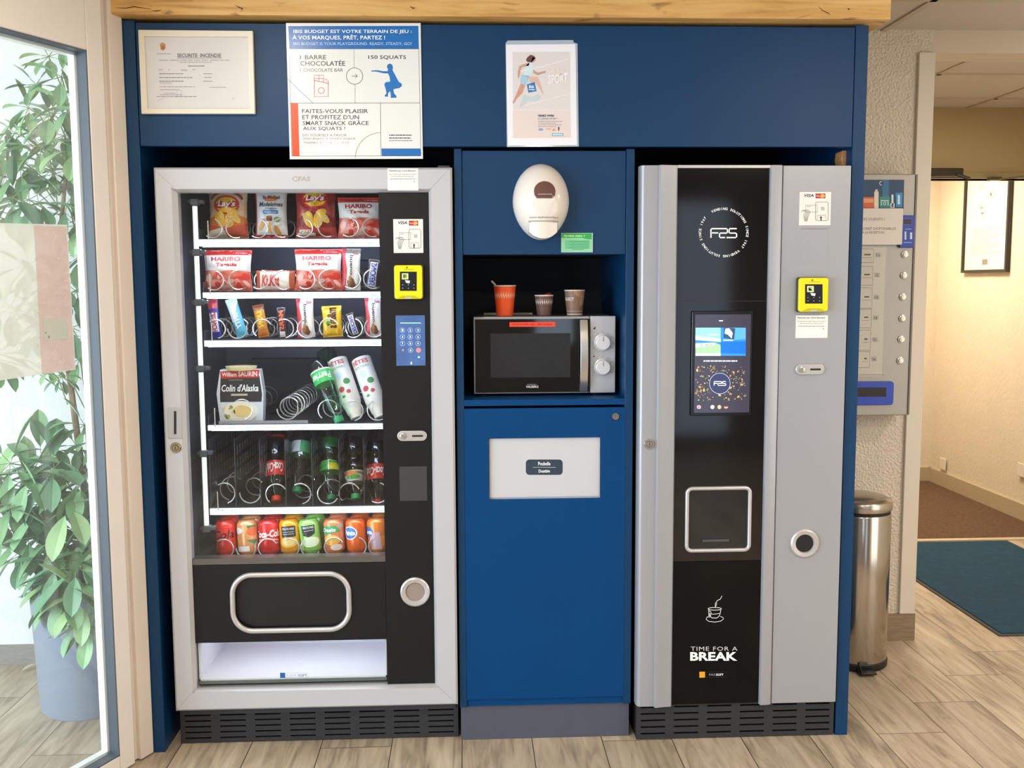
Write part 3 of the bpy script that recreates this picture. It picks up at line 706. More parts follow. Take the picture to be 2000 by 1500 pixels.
def helix(cx_, cz_, r, y0, y1, turns, ph, hand=1, wr=0.0021):
    n = int(turns * 20); pts = []
    for i in range(n + 1):
        t = i / n; a = ph + hand * 2 * PI * turns * t; yy = y0 + (y1 - y0) * t
        if i < 12: yy = y0
        pts.append((cx_ + r * math.cos(a), yy, cz_ + r * math.sin(a)))
    return pts
for ri, (ya, yb, xl, cr_) in enumerate(ROWS):
    z = PY(560, ya, YS).z; zb = PY(560, yb, YS).z
    if ri == 5: z = 0.588
    shelfz.append(z); sxl = PY(xl, ya, YS).x if ri < 5 else -0.86
    sh = MB().box(sxl, lx1 - 0.002, YS + 0.004, 0.64, z - 0.003, z)
    sh.box(sxl, sxl + 0.002, YS + 0.004, 0.62, z, z + 0.03 if ri != 4 else z + 0.03)
    s_o = sh.build('shelf', sm, mat('#5A5C62', 0.4, 0.7))
    if ri < 5:
        MB().box(sxl, lx1 - 0.002, YS - 0.002, YS + 0.003, zb, z - 0.002).build('price_rail', s_o, mat('#D6E6FF', 0.4, emit=1.15))
        MB().box(sxl + 0.01, lx1 - 0.01, YS + 0.006, YS + 0.014, zb - 0.002, zb + 0.003).build('led_strip', s_o, LED)
        mid = (ya + yb) / 2 + 1
        for k in range(9):
            xx = xl + 40 + k * 36; Print(pmap(YS - 0.002), 0.5, emit=0.5).tiny(xx, xx + 12, mid, 2.2, '#9FB4C8', k + ri * 10).build('price_tag', s_o)
    for k, (px, py) in enumerate(COILS[ri]):
        c = PY(px, py, 0.125); zc = max(c.z, z + cr_ + 0.003) if ri < 5 else z + cr_ + 0.003
        turns = 9 if ri == 3 and k == 1 else (7 if ri in (2,) else 5)
        MB().tube(helix(c.x, zc, cr_, 0.122, 0.60, turns, 2.2 + 0.9 * k if ri > 1 else (PI * 0.5 if k % 2 else PI * 0.4), 1 if k % 2 else -1), 0.0023, 6).build('coil', s_o, WIRE)
    if ri == 4:
        for px in (411, 460, 508.5, 558, 610, 663, 711):
            c = PY(px, 930, 0.11); zt_ = PY(px, 866, 0.11).z
            dv = MB(); tm = 0.0008
            ny, nz = 13, 5; y0_, y1_ = 0.108, 0.60; dy = (y1_ - y0_) / ny; dz_ = (zt_ - z - 0.002) / nz
            dv.box(c.x - tm, c.x + tm, y0_, y1_, z + 0.002, zt_ - 3.2 * dz_)
            for r_ in range(3):
                zz = zt_ - (r_ + 1) * dz_ + dz_ * 0.35
                dv.box(c.x - tm, c.x + tm, y0_, y1_, zz + 0.35 * dz_, zz + 0.68 * dz_ + (0.3 * dz_ if r_ == 0 else 0))
                for i in range(ny): dv.box(c.x - tm, c.x + tm, y0_ + i * dy, y0_ + i * dy + dy * 0.68, zz - 0.35 * dz_, zz + 0.36 * dz_)
            dv.box(c.x - 0.0015, c.x + 0.0015, 0.1065, 0.109, z, zt_)
            dv.build('divider', s_o, mat('#4C4E55', 0.35, 0.7))
for k, (px, py) in enumerate(((443, 820), (502, 820), (580, 818), (600, 822))): pass
MB().box(PY(428, 820, .115).x, PY(602, 820, .115).x, 0.108, 0.113, shelfz[3], shelfz[3] + 0.010).build('lane_label_strip', sm, mat('#8E8B90', 0.4))
# vertical lamp tube on the hinge side with its clips
tb = MB(); pa = PY(381, 402, 0.06); pb = PY(398, 1028, 0.06)
xt = (pa.x + pb.x) / 2
tb.tube([(xt, 0.075, pb.z), (xt, 0.075, pa.z)], 0.0078, 12)
lt = tb.build('lamp_tube', sm, mat('#DDE8E2', 0.35, emit=0.55))
for py in (393, 492, 590, 720, 886, 1034):
    c = PY(383, py, 0.06)
    MB().box(xt - 0.020, xt + 0.028, 0.066, 0.092, c.z - 0.007, c.z + 0.006).box(xt - 0.012, xt + 0.014, 0.060, 0.09, c.z - 0.012, c.z + 0.009).build('tube_clip', lt, mat('#55585C', 0.4, 0.5), bevel=0.003)
MB().box(lx0 + 0.001, lx0 + 0.012, 0.06, 0.10, lz0, lz1).build('hinge_post', sm, mat('#43464C', 0.35, 0.7))
mb = MB()
for zz in shelfz[:5]:
    mb.tube([(xt + 0.034, 0.09, zz + 0.055), (xt + 0.034, 0.09, zz - 0.006), (xt + 0.052, 0.09, zz - 0.006)], 0.0018, 6)
mb.build('shelf_hook', sm, WIRE)
# grille base
def grille(parent, x0, x1, z0, z1, y, cols, rows, m, name='base_grille'):
    mb = MB(); W = x1 - x0; cw = W / cols; sw = cw * 0.74; hh = (z1 - z0)
    rh = hh / (rows + 0.6); slot = rh * 0.26
    for c_ in range(cols + 1):
        xa = x0 if c_ == 0 else x0 + c_ * cw - (cw - sw) / 2; xb = x1 if c_ == cols else x0 + c_ * cw + (cw - sw) / 2
        mb.box(xa, xb, y, y + 0.004, z0, z1)
    zc = [z0 + rh * 0.8 + i * rh for i in range(rows)]
    for c_ in range(cols):
        xa = x0 + c_ * cw + (cw - sw) / 2; xb = xa + sw; p = z0
        for q in zc: mb.box(xa, xb, y, y + 0.004, p, q - slot / 2); p = q + slot / 2
        mb.box(xa, xb, y, y + 0.004, p, z1)
    o = mb.build(name, parent, m)
    MB().box(x0, x1, y + 0.03, y + 0.04, z0, z1).box(x0, x0 + 0.004, y + 0.004, 0.5, z0, z1).box(x1 - 0.004, x1, y + 0.004, 0.5, z0, z1).build('base_chassis', parent, mat('#07080A', 0.8))
    return o
GR = mat('#2A2A2E', 0.6, var=0.1, vscale=120)
gx0 = PY(352, 1420, 0.052).x; gx1 = PY(895, 1410, 0.052).x
grille(sm, gx0, gx1, 0.003, 0.128, 0.055, 8, 6, GR)
# controls
YB = YG - 0.001
def pill(parent, x0, y0, x1, y1, Y, name='coin_return'):
    a, b, c, d = RY(x0, y0, x1, y1, Y); r = (d - c) / 2 - 0.0002
    o = MB().prism(rr(a, b, c, d, r, 8), Y - 0.006, Y).build(name, parent, SILV2, bevel=0.002)
    zc = (c + d) / 2
    MB().lathe([(r * 0.62, 0), (r * 0.62, -0.003), (r * 0.5, -0.004), (0, -0.0035)], (a + r * 1.15, Y - 0.006, zc), 'y', 20).build('return_button', o, mat('#BDBAB8', 0.25, 0.8))
    MB().use(mat('#1A1A1A', 0.6)).box(a + (b - a) * 0.5, b - r * 0.8, Y - 0.0068, Y - 0.0055, zc - r * 0.18, zc + r * 0.18).build('coin_slot', o)
    return o
pill(sp_o, 776, 841, 834, 861, YB)
def round_port(parent, px, py, r, Y, name, core):
    c = PY(px, py, Y); a = r * 0.60
    o = MB().lathe([(r, 0), (r * 0.99, -0.006), (r * 0.9, -0.009), (a * 1.1, -0.007), (a, -0.001), (a, 0.0)], c, 'y', 40).build(name, parent, SILV2)
    MB().lathe([(a, 0), (a, -0.0022), (0, -0.0022)], c, 'y', 32).build('port_core', o, core)
    return o
round_port(sp_o, 811, 1155.5, 0.047, YB, 'round_lock_cover', mat('#A79A92', 0.45, 0.6))
hx = RY(328, 796, 355, 856, 0.0)
hp = MB().prism(rr(hx[0], hx[1], hx[2], hx[3], 0.002, 2), -0.003, 0.0).build('handle_plate', df, mat('#B5B3B2', 0.4, 0.5), bevel=0.001)
P = Print(pmap(-0.003), 0.6); P.rect(339.5, 803, 344.5, 848, '#1E1A1A'); P.build('handle_slot', hp)
lock(343.5, 874, 0.0165, 0.0, df, mat('#B9A888', 0.25, 1.0))
P = Print(pmap(0.0), 0.5); P.text('CFAS', 571, 344.5, 606, 354, '#A9A29C', 0.03).ell(576, 349, 2, 3, '#D5D0CC'); P.build('maker_badge', df)
TINY = '#6E6E70'
def visa_sticker(root, x0, y0, x1, y1, Y):
    a, b, c, d = RY(x0, y0, x1, y1, Y); MB().box(a, b, Y - 0.0006, Y, c, d).build('sheet', root, mat('#EDE6E0', 0.4))
    W, H = x1 - x0, y1 - y0; fx = lambda u: x0 + W * u; fy = lambda v: y0 + H * v
    P = Print(pmap(Y - 0.0006), 0.4)
    P.text('VISA', fx(.16), fy(.06), fx(.46), fy(.15), '#1E2A5E', 0.02, 0.25)
    P.rect(fx(.52), fy(.045), fx(.83), fy(.19), '#8A2A2A').up().ell(fx(.61), fy(.117), W * .085, H * .062, '#D23A2A').ell(fx(.73), fy(.117), W * .085, H * .062, '#F0A030').up()
    P.text('MasterCard', fx(.55), fy(.10), fx(.80), fy(.14), '#F2F2F2')
    G = '#77787C'; w_ = W * 0.012
    P.stroke(prpts(fx(.52), fy(.30), fx(.92), fy(.86), W * .05), w_, G, True)
    P.frame(fx(.20), fy(.40), fx(.58), fy(.60), w_, G); P.tiny(fx(.24), fx(.36), fy(.44), H * .012, '#B05050')
    for k in range(4): P.stroke([(fx(.06 + k * .05), fy(.60 - k * .02)), (fx(.12 + k * .06), fy(.54)), (fx(.20 + k * .05), fy(.60)), (fx(.14 + k * .05), fy(.70)), (fx(.18 + k * .02), fy(.88))], w_, G)
    for k in range(3): P.arc(fx(.68 + k * .04), fy(.50), W * .03, H * .06, -60, 60, w_, G)
    P.frame(fx(.58), fy(.70), fx(.84), fy(.86), w_, G); P.poly([(fx(.69), fy(.72)), (fx(.73), fy(.78)), (fx(.705), fy(.78)), (fx(.705), fy(.86)), (fx(.675), fy(.86)), (fx(.675), fy(.78)), (fx(.65), fy(.78))], '#222222')
    P.build('print', root)
vs_ = thing('payment_sticker', 'white card payment sticker on the black panel of the snack machine', 'sticker', tuple(PY(798, 460, YB)))
visa_sticker(vs_, 768.5, 428, 826.5, 494, YB)
def card_reader(label, x0, y0, x1, y1, Y, dep=0.022):
    t = thing('card_reader', label, 'card reader', tuple(PY((x0 + x1) / 2, (y0 + y1) / 2, Y)))
    a, b, c, d = RY(x0, y0, x1, y1, Y - dep)
    YE = mat('#F2DE14', 0.38); BK = mat('#17181C', 0.3)
    MB().prism(rr(a - 0.002, b + 0.003, c - 0.001, d + 0.002, 0.006, 4), Y - dep * 0.45, Y).build('back_plate', t, mat('#3A3A1C', 0.5), bevel=0.001)
    MB().prism(rr(a, b, c, d, 0.008, 5), Y - dep, Y - dep * 0.45).build('housing', t, YE, bevel=0.003)
    W, H = x1 - x0, y1 - y0; fx = lambda u: x0 + W * u; fy = lambda v: y0 + H * v
    P = Print(pmap(Y - dep), 0.25)
    P.rect(fx(.20), fy(.19), fx(.80), fy(.76), '#1C1F26').up()
    P.rect(fx(.27), fy(.24), fx(.50), fy(.42), '#DDE8A8').rect(fx(.32), fy(.27), fx(.44), fy(.38), '#7FA03A').up()
    for v in (.58, .68):
        for u in (.30, .50, .70): P.ell(fx(u), fy(v), W * .015, H * .015, '#B8BCC8', 8)
    P.ell(fx(.45), fy(.07), W * .03, H * .02, '#332F10').tiny(fx(.35), fx(.7), fy(.125), H * .012, '#8A7F10')
    P.poly([(fx(.38), fy(.44)), (fx(.56), fy(.46)), (fx(.54), fy(.54)), (fx(.42), fy(.52))], '#E9E9E4')
    P.build('reader_screen', t)
    P2 = Print(pmap(Y - dep), 0.25); P2.poly([(fx(.1), fy(.98)), (fx(.3), fy(.90)), (fx(.7), fy(.90)), (fx(.93), fy(.98))], '#C9B60E').up().rect(fx(.38), fy(.94), fx(.62), fy(.985), '#B8BCC4'); P2.build('card_slot', t)
    return t
card_reader('yellow card reader on the black panel of the snack machine', 770, 518, 825, 584, YB)
# touch keypad
kp = MB(); a, b, c, d = RY(773.5, 616, 830.5, 714, YB)
kpo = kp.box(a, b, YB - 0.0025, YB, c, d).build('keypad_screen', sp_o, mat('#46608F', 0.12, emit=0.35, var=0.25, vscale=14))
P = Print(pmap(YB - 0.0025), 0.3, emit=0.9)
P.rect(782, 630, 822, 631.6, '#8FD8F0')
for i, ch in enumerate('123456789'):
    cx_, cy__ = 786 + (i % 3) * 15.2, 645 + (i // 3) * 13
    P.circ(cx_, cy__, 4.6, 0.45, '#9FB3DC'); P.text(ch, cx_ - 1.3, cy__ - 2.2, cx_ + 1.3, cy__ + 2.2, '#E6EEFF', 0.02)
P.text('A', 785, 681, 789, 686, '#D08070', 0.02).circ(802, 684, 4.4, 0.45, '#9FB3DC').text('0', 800.7, 682, 803.3, 686.4, '#E6EEFF', 0.02).ell(817.4, 684, 4.8, 4.8, '#C86E78').ell(818, 697.5, 2, 1.8, '#A8E0C0').rect(802, 707, 804.5, 711.5, '#C8D8F8')
P.build('keypad_marks', kpo)
MB().box(*RY(780.5, 911, 834, 978, YB)[:2], YB - 0.001, YB, *RY(780.5, 911, 834, 978, YB)[2:]).build('blank_cover', sp_o, mat('#3C3B3F', 0.35))
P = Print(pmap(YB), 0.6, eps=0.0002)
P.frame(774, 735, 832, 814, 0.5, '#0C0B0C').frame(772, 812, 834, 875, 0.5, '#0C0B0C').stroke([(772, 832), (838, 832)], 0.4, '#0C0B0C'); P.build('panel_seam', sp_o)
def pay_note(label, x0, y0, x1, y1, Y, lift=0.0, nx=0):
    t = thing('payment_note', label, 'sticker', tuple(PY((x0 + x1) / 2, (y0 + y1) / 2, Y)))
    a, b, c, d = RY(x0, y0, x1, y1, Y); MB().box(a, b, Y - 0.0008 - lift, Y - lift, c, d).build('sheet', t, mat('#F0EBE4', 0.5))
    W, H = x1 - x0, y1 - y0; fx = lambda u: x0 + W * u; fy = lambda v: y0 + H * v
    P = Print(pmap(Y - 0.0008 - lift), 0.5)
    P.text('Paiement par Carte Bancaire', fx(.06), fy(.07), fx(.92), fy(.155), '#3A3A3C', 0.015)
    P.tiny(fx(.05), fx(.96), fy(.27), H * .025, '#9A958E', 1).tiny(fx(.12), fx(.88), fy(.36), H * .025, '#9A958E', 2).tiny(fx(.08), fx(.92), fy(.48), H * .035, '#7FA4AE', 3)
    P.ell(fx(.87), fy(.60), W * .014, H * .025, '#333333', 10)
    P.build('print', t)
pay_note('curling white payment note at the top right corner of the snack machine frame', 757, 329, 817, 372, -0.0)

# ================================================================== PRODUCTS
def bagform(w, h, T, pinch=0.07, crimp=0.045, wr=0.0, seed=0):
    def f(u, v, lift=0.0, side=-1):
        uu, vv = min(max(u, 0), 1), min(max(v, 0), 1)
        vb = min(max((vv - crimp) / (1 - 2 * crimp), 0), 1)
        t = T / 2 * (max(4 * uu * (1 - uu), 0) ** 0.55) * (max(4 * vb * (1 - vb), 0) ** 0.5)
        t += wr * T * 0.05 * math.sin(uu * 17 + seed + vv * 9) * math.sin(vv * 13 + seed * 2) * min(1, 4 * uu * (1 - uu)) * min(1, 4 * vb * (1 - vb))
        px = 1 - pinch * math.sin(PI * vb)
        return Vector(((uu - 0.5) * w * px, side * (t + 0.0006) + (-lift if side < 0 else lift), vv * h))
    return f
def bag(name, label, cat, px0, py0, px1, py1, Y, ri, col, prt, T=0.045, tilt=0.0, lean=0.06, group=None, crimp=0.045, pinch=0.07, wr=1.0, rough=0.28, zoff=0.0, nat=None):
    a, b, c, d = RY(px0, py0, px1, py1, Y); wdt, h = b - a, d - shelfz[ri] - 0.001 - zoff
    if nat: wdt, h = nat
    f = bagform(wdt, h, T, pinch, crimp, wr, px0)
    t = thing(name, label, cat, (0, 0, 0), group)
    n = 22; mb = MB()
    for side in (-1, 1):
        b0 = len(mb.v)
        for j in range(n + 1):
            for i in range(n + 1): mb.v.append(tuple(f(i / n, j / n, 0, side)))
        for j in range(n):
            for i in range(n):
                q = [b0 + j * (n + 1) + i, b0 + j * (n + 1) + i + 1, b0 + (j + 1) * (n + 1) + i + 1, b0 + (j + 1) * (n + 1) + i]
                mb.face(q if side < 0 else q[::-1])
    mb.build('wrapper', t, mat(col, rough, 0.0, coat=0.3))
    P = Print(lambda x, y, hh: f(x, 1 - y, hh), rough, cell=0.075, eps=0.0005, lift=0.0003)
    prt(P); P.build('print', t)
    t.rotation_euler = (-lean, tilt, 0); t.location = ((a + b) / 2 + math.sin(-tilt) * h * 0.5 * (1 if nat is None else 1), Y + 0.004, shelfz[ri] + 0.002 + zoff + abs(math.sin(tilt)) * wdt / 2)
    return t
def blobs(P, n, x0, y0, x1, y1, r, cols, seed, asp=0.7):
    q = random.Random(seed)
    for i in range(n):
        P.ell(q.uniform(x0, x1), q.uniform(y0, y1), r * q.uniform(.6, 1.2), r * asp * q.uniform(.6, 1.2), q.choice(cols), 10, rot=q.uniform(0, 3))
        if i % 4 == 3: P.up(0.5)
def lays(arcCol, base, low, dy=0.0):
    def f(P):
        P.poly([(0, 0.0), (1, 0.0), (1, .30), (.85, .42), (.5, .50), (.2, .42), (0, .30)], arcCol).up()
        P.poly([(.05, .62), (.4, .5), (.75, .55), (1, .62), (1, .8), (.0, .8)], low).up()
        P.ell(.5, .27 + dy, .34, .18, '#D8342A').up(.6).ell(.5, .27 + dy, .29, .145, '#F6C618').up(.6)
        P.poly([(x, y + dy) for x, y in [(.2, .27), (.35, .20), (.5, .235), (.66, .19), (.82, .22), (.8, .30), (.65, .33), (.5, .30), (.34, .345), (.22, .33)]], '#C9202A').up(.6)
        P.text("Lay's", .27, .19 + dy, .74, .335 + dy, '#FFFFFF', 0.03, 0.2).up(.6)
        blobs(P, 7, .3, .5, .75, .72, .15, ['#F2B733', '#E9A22A', '#F7CB54'], 5)
        P.up(); P.rect(.05, .90, .5, .95, '#F1E7D8')
    return f
def lays_a(P):
    lays('#E9D2B4', '#F1D9B8', '#D97A35', .11)(P); P.arc(.5, .25, .40, .22, 200, 340, .05, '#9C3A38').ringtext('A LA BOLOGNAISE', .5, .27, .40, .035, 205, 335, '#F4E6DA') if False else P.arc(.5, .33, .42, .20, 195, 345, .05, '#9C3A38')
    P.up(); P.poly([(.0, .74), (.45, .82), (1, .72), (1, .97), (0, .97)], '#C8573C').up(); P.poly([(.0, .86), (.4, .80), (.5, .97), (0, .97)], '#EAD9C6')
def lays_b(P):
    lays('#A32A2C', '#B23030', '#8E1F22')(P); P.up(); P.rect(.10, .84, .38, .92, '#EFEFEF').rect(.12, .855, .20, .905, '#2E8B3D').rect(.2, .855, .28, .905, '#F0B020').rect(.28, .855, .36, .905, '#E0602A')
def madel(P):
    P.rect(0, 0, 1, .06, '#C2283C').rect(0, .93, 1, 1, '#C2283C').rect(0, .06, .05, .93, '#C2283C').up()
    P.ell(.52, .27, .22, .045, '#E58A5E').up(.5).text('St Michel', .26, .20, .80, .265, '#6A2F3A', .02)
    P.text('Madeleines', .14, .325, .90, .41, '#2A2A40', .015, .2).text('Longues', .34, .425, .72, .465, '#3A3A50', .01, .2)
    P.poly(prpts(.26, .475, .76, .545, .03), '#2A84C8').up(.5).text('Moelleuses', .32, .49, .70, .53, '#EAF4FF').up()
    P.rect(.38, .60, .56, .68, '#8A3B22').ell(.47, .60, .09, .02, '#C96B3A').ell(.72, .65, .10, .05, '#7AA05A')
    blobs(P, 6, .2, .72, .85, .88, .13, ['#E8A94A', '#D98F35', '#F0C070'], 9, .4)
def tagada(P):
    P.rect(0, 0, 1, .13, '#E0382E').up(.5).text('à partager', .62, .055, .92, .095, '#FFFFFF').at(2)
    P.rect(0, .13, 1, .50, '#F3ECE6').up().text('HARIBO', .17, .17, .80, .28, '#C4262C', .035, 0).text('Tagada', .27, .32, .73, .43, '#C4262C', .035, .1)
    P.at(2); P.poly([(0, .50), (.3, .54), (.6, .50), (1, .54), (1, 1), (0, 1)], '#E4705A').up(); blobs(P, 26, .05, .58, .95, .95, .10, ['#E2382E', '#F07A66', '#F4A090', '#D9302A', '#F6C0B0'], 17)
def kinderb(P):
    P.poly([(0, 0), (.26, 0), (.18, .22), (.28, .5), (.20, 1), (0, 1)], '#C93A44').up().text('bueno', .30, .30, .78, .50, '#33302E', .02, 0, rot=PI / 2)
    P.text('Kinder', .62, .08, .92, .16, '#B8302F', .02, 0, rot=0); P.up(); blobs(P, 5, .35, .68, .8, .85, .16, ['#7A4A2A', '#F4EEE2', '#B98450'], 3)
def bueno_w(P):
    P.rect(0, 0, 1, .12, '#8E8672').up(.5); kinderb(P)
def rowtext(txt, col, h0=.25, h1=.75, extra=None, it=.15):
    def f(P):
        if extra: extra(P); P.up()
        # lettering reads up the bar
        vs, fs, bb = text_mesh(txt, .04, it); k0, k1 = h0, h1
        pts = [(0.24 + (y - bb[1]) / (bb[3] - bb[1]) * .52, k0 + (x - bb[0]) / (bb[2] - bb[0]) * (k1 - k0)) for x, y in vs]
        pts = [(1 - x, y) for x, y in pts]
        P._emit(pts, fs, col)
    return f
def kitkat(P):
    P.rect(.0, 0, .10, 1, '#B0502C').rect(.86, 0, 1, 1, '#B0502C').up(); P.rect(.10, .05, .86, .95, '#F0D8C8').up(); P.text('KitKat', .14, .22, .62, .78, '#D43A30', .04, .2).up().ell(.72, .5, .12, .36, '#F6EBDD')
sweet = 'bags and bars on the snack machine shelves'
YP = 0.16
bag('crisp_bag', 'cream and orange crisp bag with yellow oval logo, first on the top lit shelf', 'crisps', 406, 362, 484, 466, YP, 0, '#E9C29A', lays_a, .06, group='packets on the top shelf')
bag('cake_bag', 'white and crimson cake bag on the top lit shelf', 'cakes', 497, 362, 561, 466, YP, 0, '#ECEBEE', madel, .045, group='packets on the top shelf')
bag('crisp_bag', 'dark red crisp bag with round logo on the top lit shelf', 'crisps', 576, 362, 657, 466, YP, 0, '#B63A34', lays_b, .06, group='packets on the top shelf')
bag('sweet_bag', 'red and white sweet bag at the right end of the top lit shelf', 'sweets', 659, 386, 746, 466, YP, 0, '#E9D5CE', tagada, .045, group='packets on the top shelf')
bag('sweet_bag', 'red and white sweet bag at the left end of the second lit shelf', 'sweets', 397, 489, 492, 570, YP, 1, '#EEDCD4', tagada, .05, group='packets on the second shelf')
bag('wafer_bar', 'orange and white wafer pack lying across two coils on the second shelf', 'chocolate bar', 500, 529, 576, 566, YP, 1, '#D9663A', kitkat, .02, pinch=.02, group='packets on the second shelf')
bag('sweet_bag', 'red and white sweet bag in the middle of the second lit shelf', 'sweets', 575, 487, 668, 570, YP, 1, '#EEDCD4', tagada, .05, group='packets on the second shelf')
bag('chocolate_bar', 'white wrapped chocolate bar with tan top beside the middle sweet bag', 'chocolate bar', 667, 486, 704, 569, YP, 1, '#E9E0D2', bueno_w, .022, tilt=.02, group='packets on the second shelf')
bag('chocolate_bar', 'dark brown bar at the right end of the second lit shelf', 'chocolate bar', 716, 508, 741, 568, YP, 1, '#3B2A2A', rowtext('SNICKERS', '#3A4FA0', .12, .88, lambda P: P.rect(.2, .1, .8, .9, '#E8E4E4')), .02, tilt=.14, group='packets on the second shelf')
rb = 'bars on the third shelf'
bag('chocolate_bar', 'blue and red wrapped bar at the left end of the third lit shelf', 'chocolate bar', 407, 586, 428, 661, YP, 2, '#2B3FA8', rowtext('CRUNCH', '#C83A40', .3, .85, lambda P: P.rect(0, 0, 1, .25, '#C8404A').rect(.12, .35, .88, .85, '#D9DDF2')), .02, tilt=-.10, group=rb)
bag('coconut_bar', 'pale blue wrapped bar leaning left on the third lit shelf', 'chocolate bar', 450, 584, 473, 661, YP, 2, '#5FBEE0', rowtext('BOUNTY', '#F4F8FA', .15, .8, lambda P: P.poly([(0, 0), (1, .0), (1, .12), (.3, .6), (0, .6)], '#D8EEF6')), .022, tilt=-.30, group=rb)
bag('chocolate_bar', 'gold and brown wrapped bar on the third lit shelf', 'chocolate bar', 498, 597, 520, 661, YP, 2, '#C98A2A', rowtext('LION', '#F2C63A', .2, .7, lambda P: P.rect(0, 0, 1, .16, '#8A4A20').rect(0, .75, 1, 1, '#C9742A')), .02, tilt=-.18, group=rb)
bag('chocolate_bar', 'slim dark bar with orange lettering on the third lit shelf', 'chocolate bar', 541, 601, 559, 661, YP, 2, '#3A2630', rowtext('MARS', '#E2642F', .1, .75, lambda P: P.rect(.2, .8, .8, .98, '#E8DCD6')), .018, tilt=-.06, group=rb)
bag('chocolate_bar', 'white and red wafer bar just left of the yellow bag on the third shelf', 'chocolate bar', 579, 583, 613, 661, YP, 2, '#E6DDD6', kinderb, .022, tilt=-.04, group=rb)
bag('peanut_bag', 'yellow peanut sweet bag with brown lettering on the third lit shelf', 'sweets', 629, 599, 668, 661, YP, 2, '#F0BE1E', rowtext("m&m's", '#4A2A1A', .06, .72, lambda P: blobs(P, 8, .1, .5, .9, .9, .14, ['#2E9A4A', '#E8A020', '#F6D23A'], 4), 0), .03, tilt=-.05, group=rb)
bag('chocolate_bar', 'small dark bar leaning left in the seventh coil of the third shelf', 'chocolate bar', 681, 612, 697, 660, YP, 2, '#3B2A2C', rowtext('SNICKERS', '#3A4FA0', .12, .9, lambda P: P.rect(.15, .1, .85, .92, '#E6E2E4')), .018, tilt=-.30, group=rb)
bag('chocolate_bar', 'white and red wafer bar at the right end of the third lit shelf', 'chocolate bar', 713, 581, 746, 661, YP, 2, '#E6DDD6', kinderb, .022, tilt=-.04, group=rb)

# ready meal carton
a, b, c, d = RY(428, 722, 512, 819, .15); zb = shelfz[3] + 0.002
mc = thing('meal_carton', 'white and dark ready meal carton standing behind a coil on the fourth shelf', 'box', ((a + b) / 2, 0.15, zb))
mb = MB(); W_, H_ = b - a, d - zb; cxx = (a + b) / 2
mb.prism([(cxx - W_ / 2, zb), (cxx - W_ * .56, zb + H_ * .55), (cxx - W_ * .46, zb + H_), (cxx + W_ * .46, zb + H_), (cxx + W_ * .53, zb + H_ * .55), (cxx + W_ / 2, zb)], 0.15, 0.19)
mb.build('carton', mc, mat('#DCE6F2', 0.45))
P = Print(lambda x, y, h: Vector((cxx + (x - .5) * W_, 0.15 - h, zb + (1 - y) * H_)), .4)
P.poly([(.05, .12), (.95, .12), (1.0, .48), (.98, .62), (.02, .62), (.02, .48)], '#2B2A2E').up()
P.poly([(.04, .03), (.96, .0), (.93, .15), (.06, .17)], '#C9302C').up().text('William', .08, .05, .42, .13, '#F6F0EA', .02).text('SAURIN', .46, .03, .9, .13, '#F6F0EA', .02)
P.text("Colin d'Alaska", .06, .28, .92, .42, '#FFFFFF', .02, .2).rect(.28, .46, .66, .50, '#C9B79E').rect(.24, .19, .56, .2, '#9A9A9A')
P.ell(.5, .80, .40, .20, '#F7F1E4').up(.5).ell(.52, .80, .22, .12, '#F2D48A').up(.5); blobs(P, 9, .1, .68, .4, .92, .05, ['#D8B040', '#8FA04A', '#F0E0A0'], 8)
P.ell(.08, .68, .05, .05, '#EFEFEF'); P.build('print', mc)
MB().lathe([(0.0, 0), (0.046, 0), (0.05, 0.012), (0, 0.014)], (cxx, 0.172, zb + H_ - 0.002), 'z', 24, 1.0).build('lid_edge', mc, mat('#E9D9A8', .4))

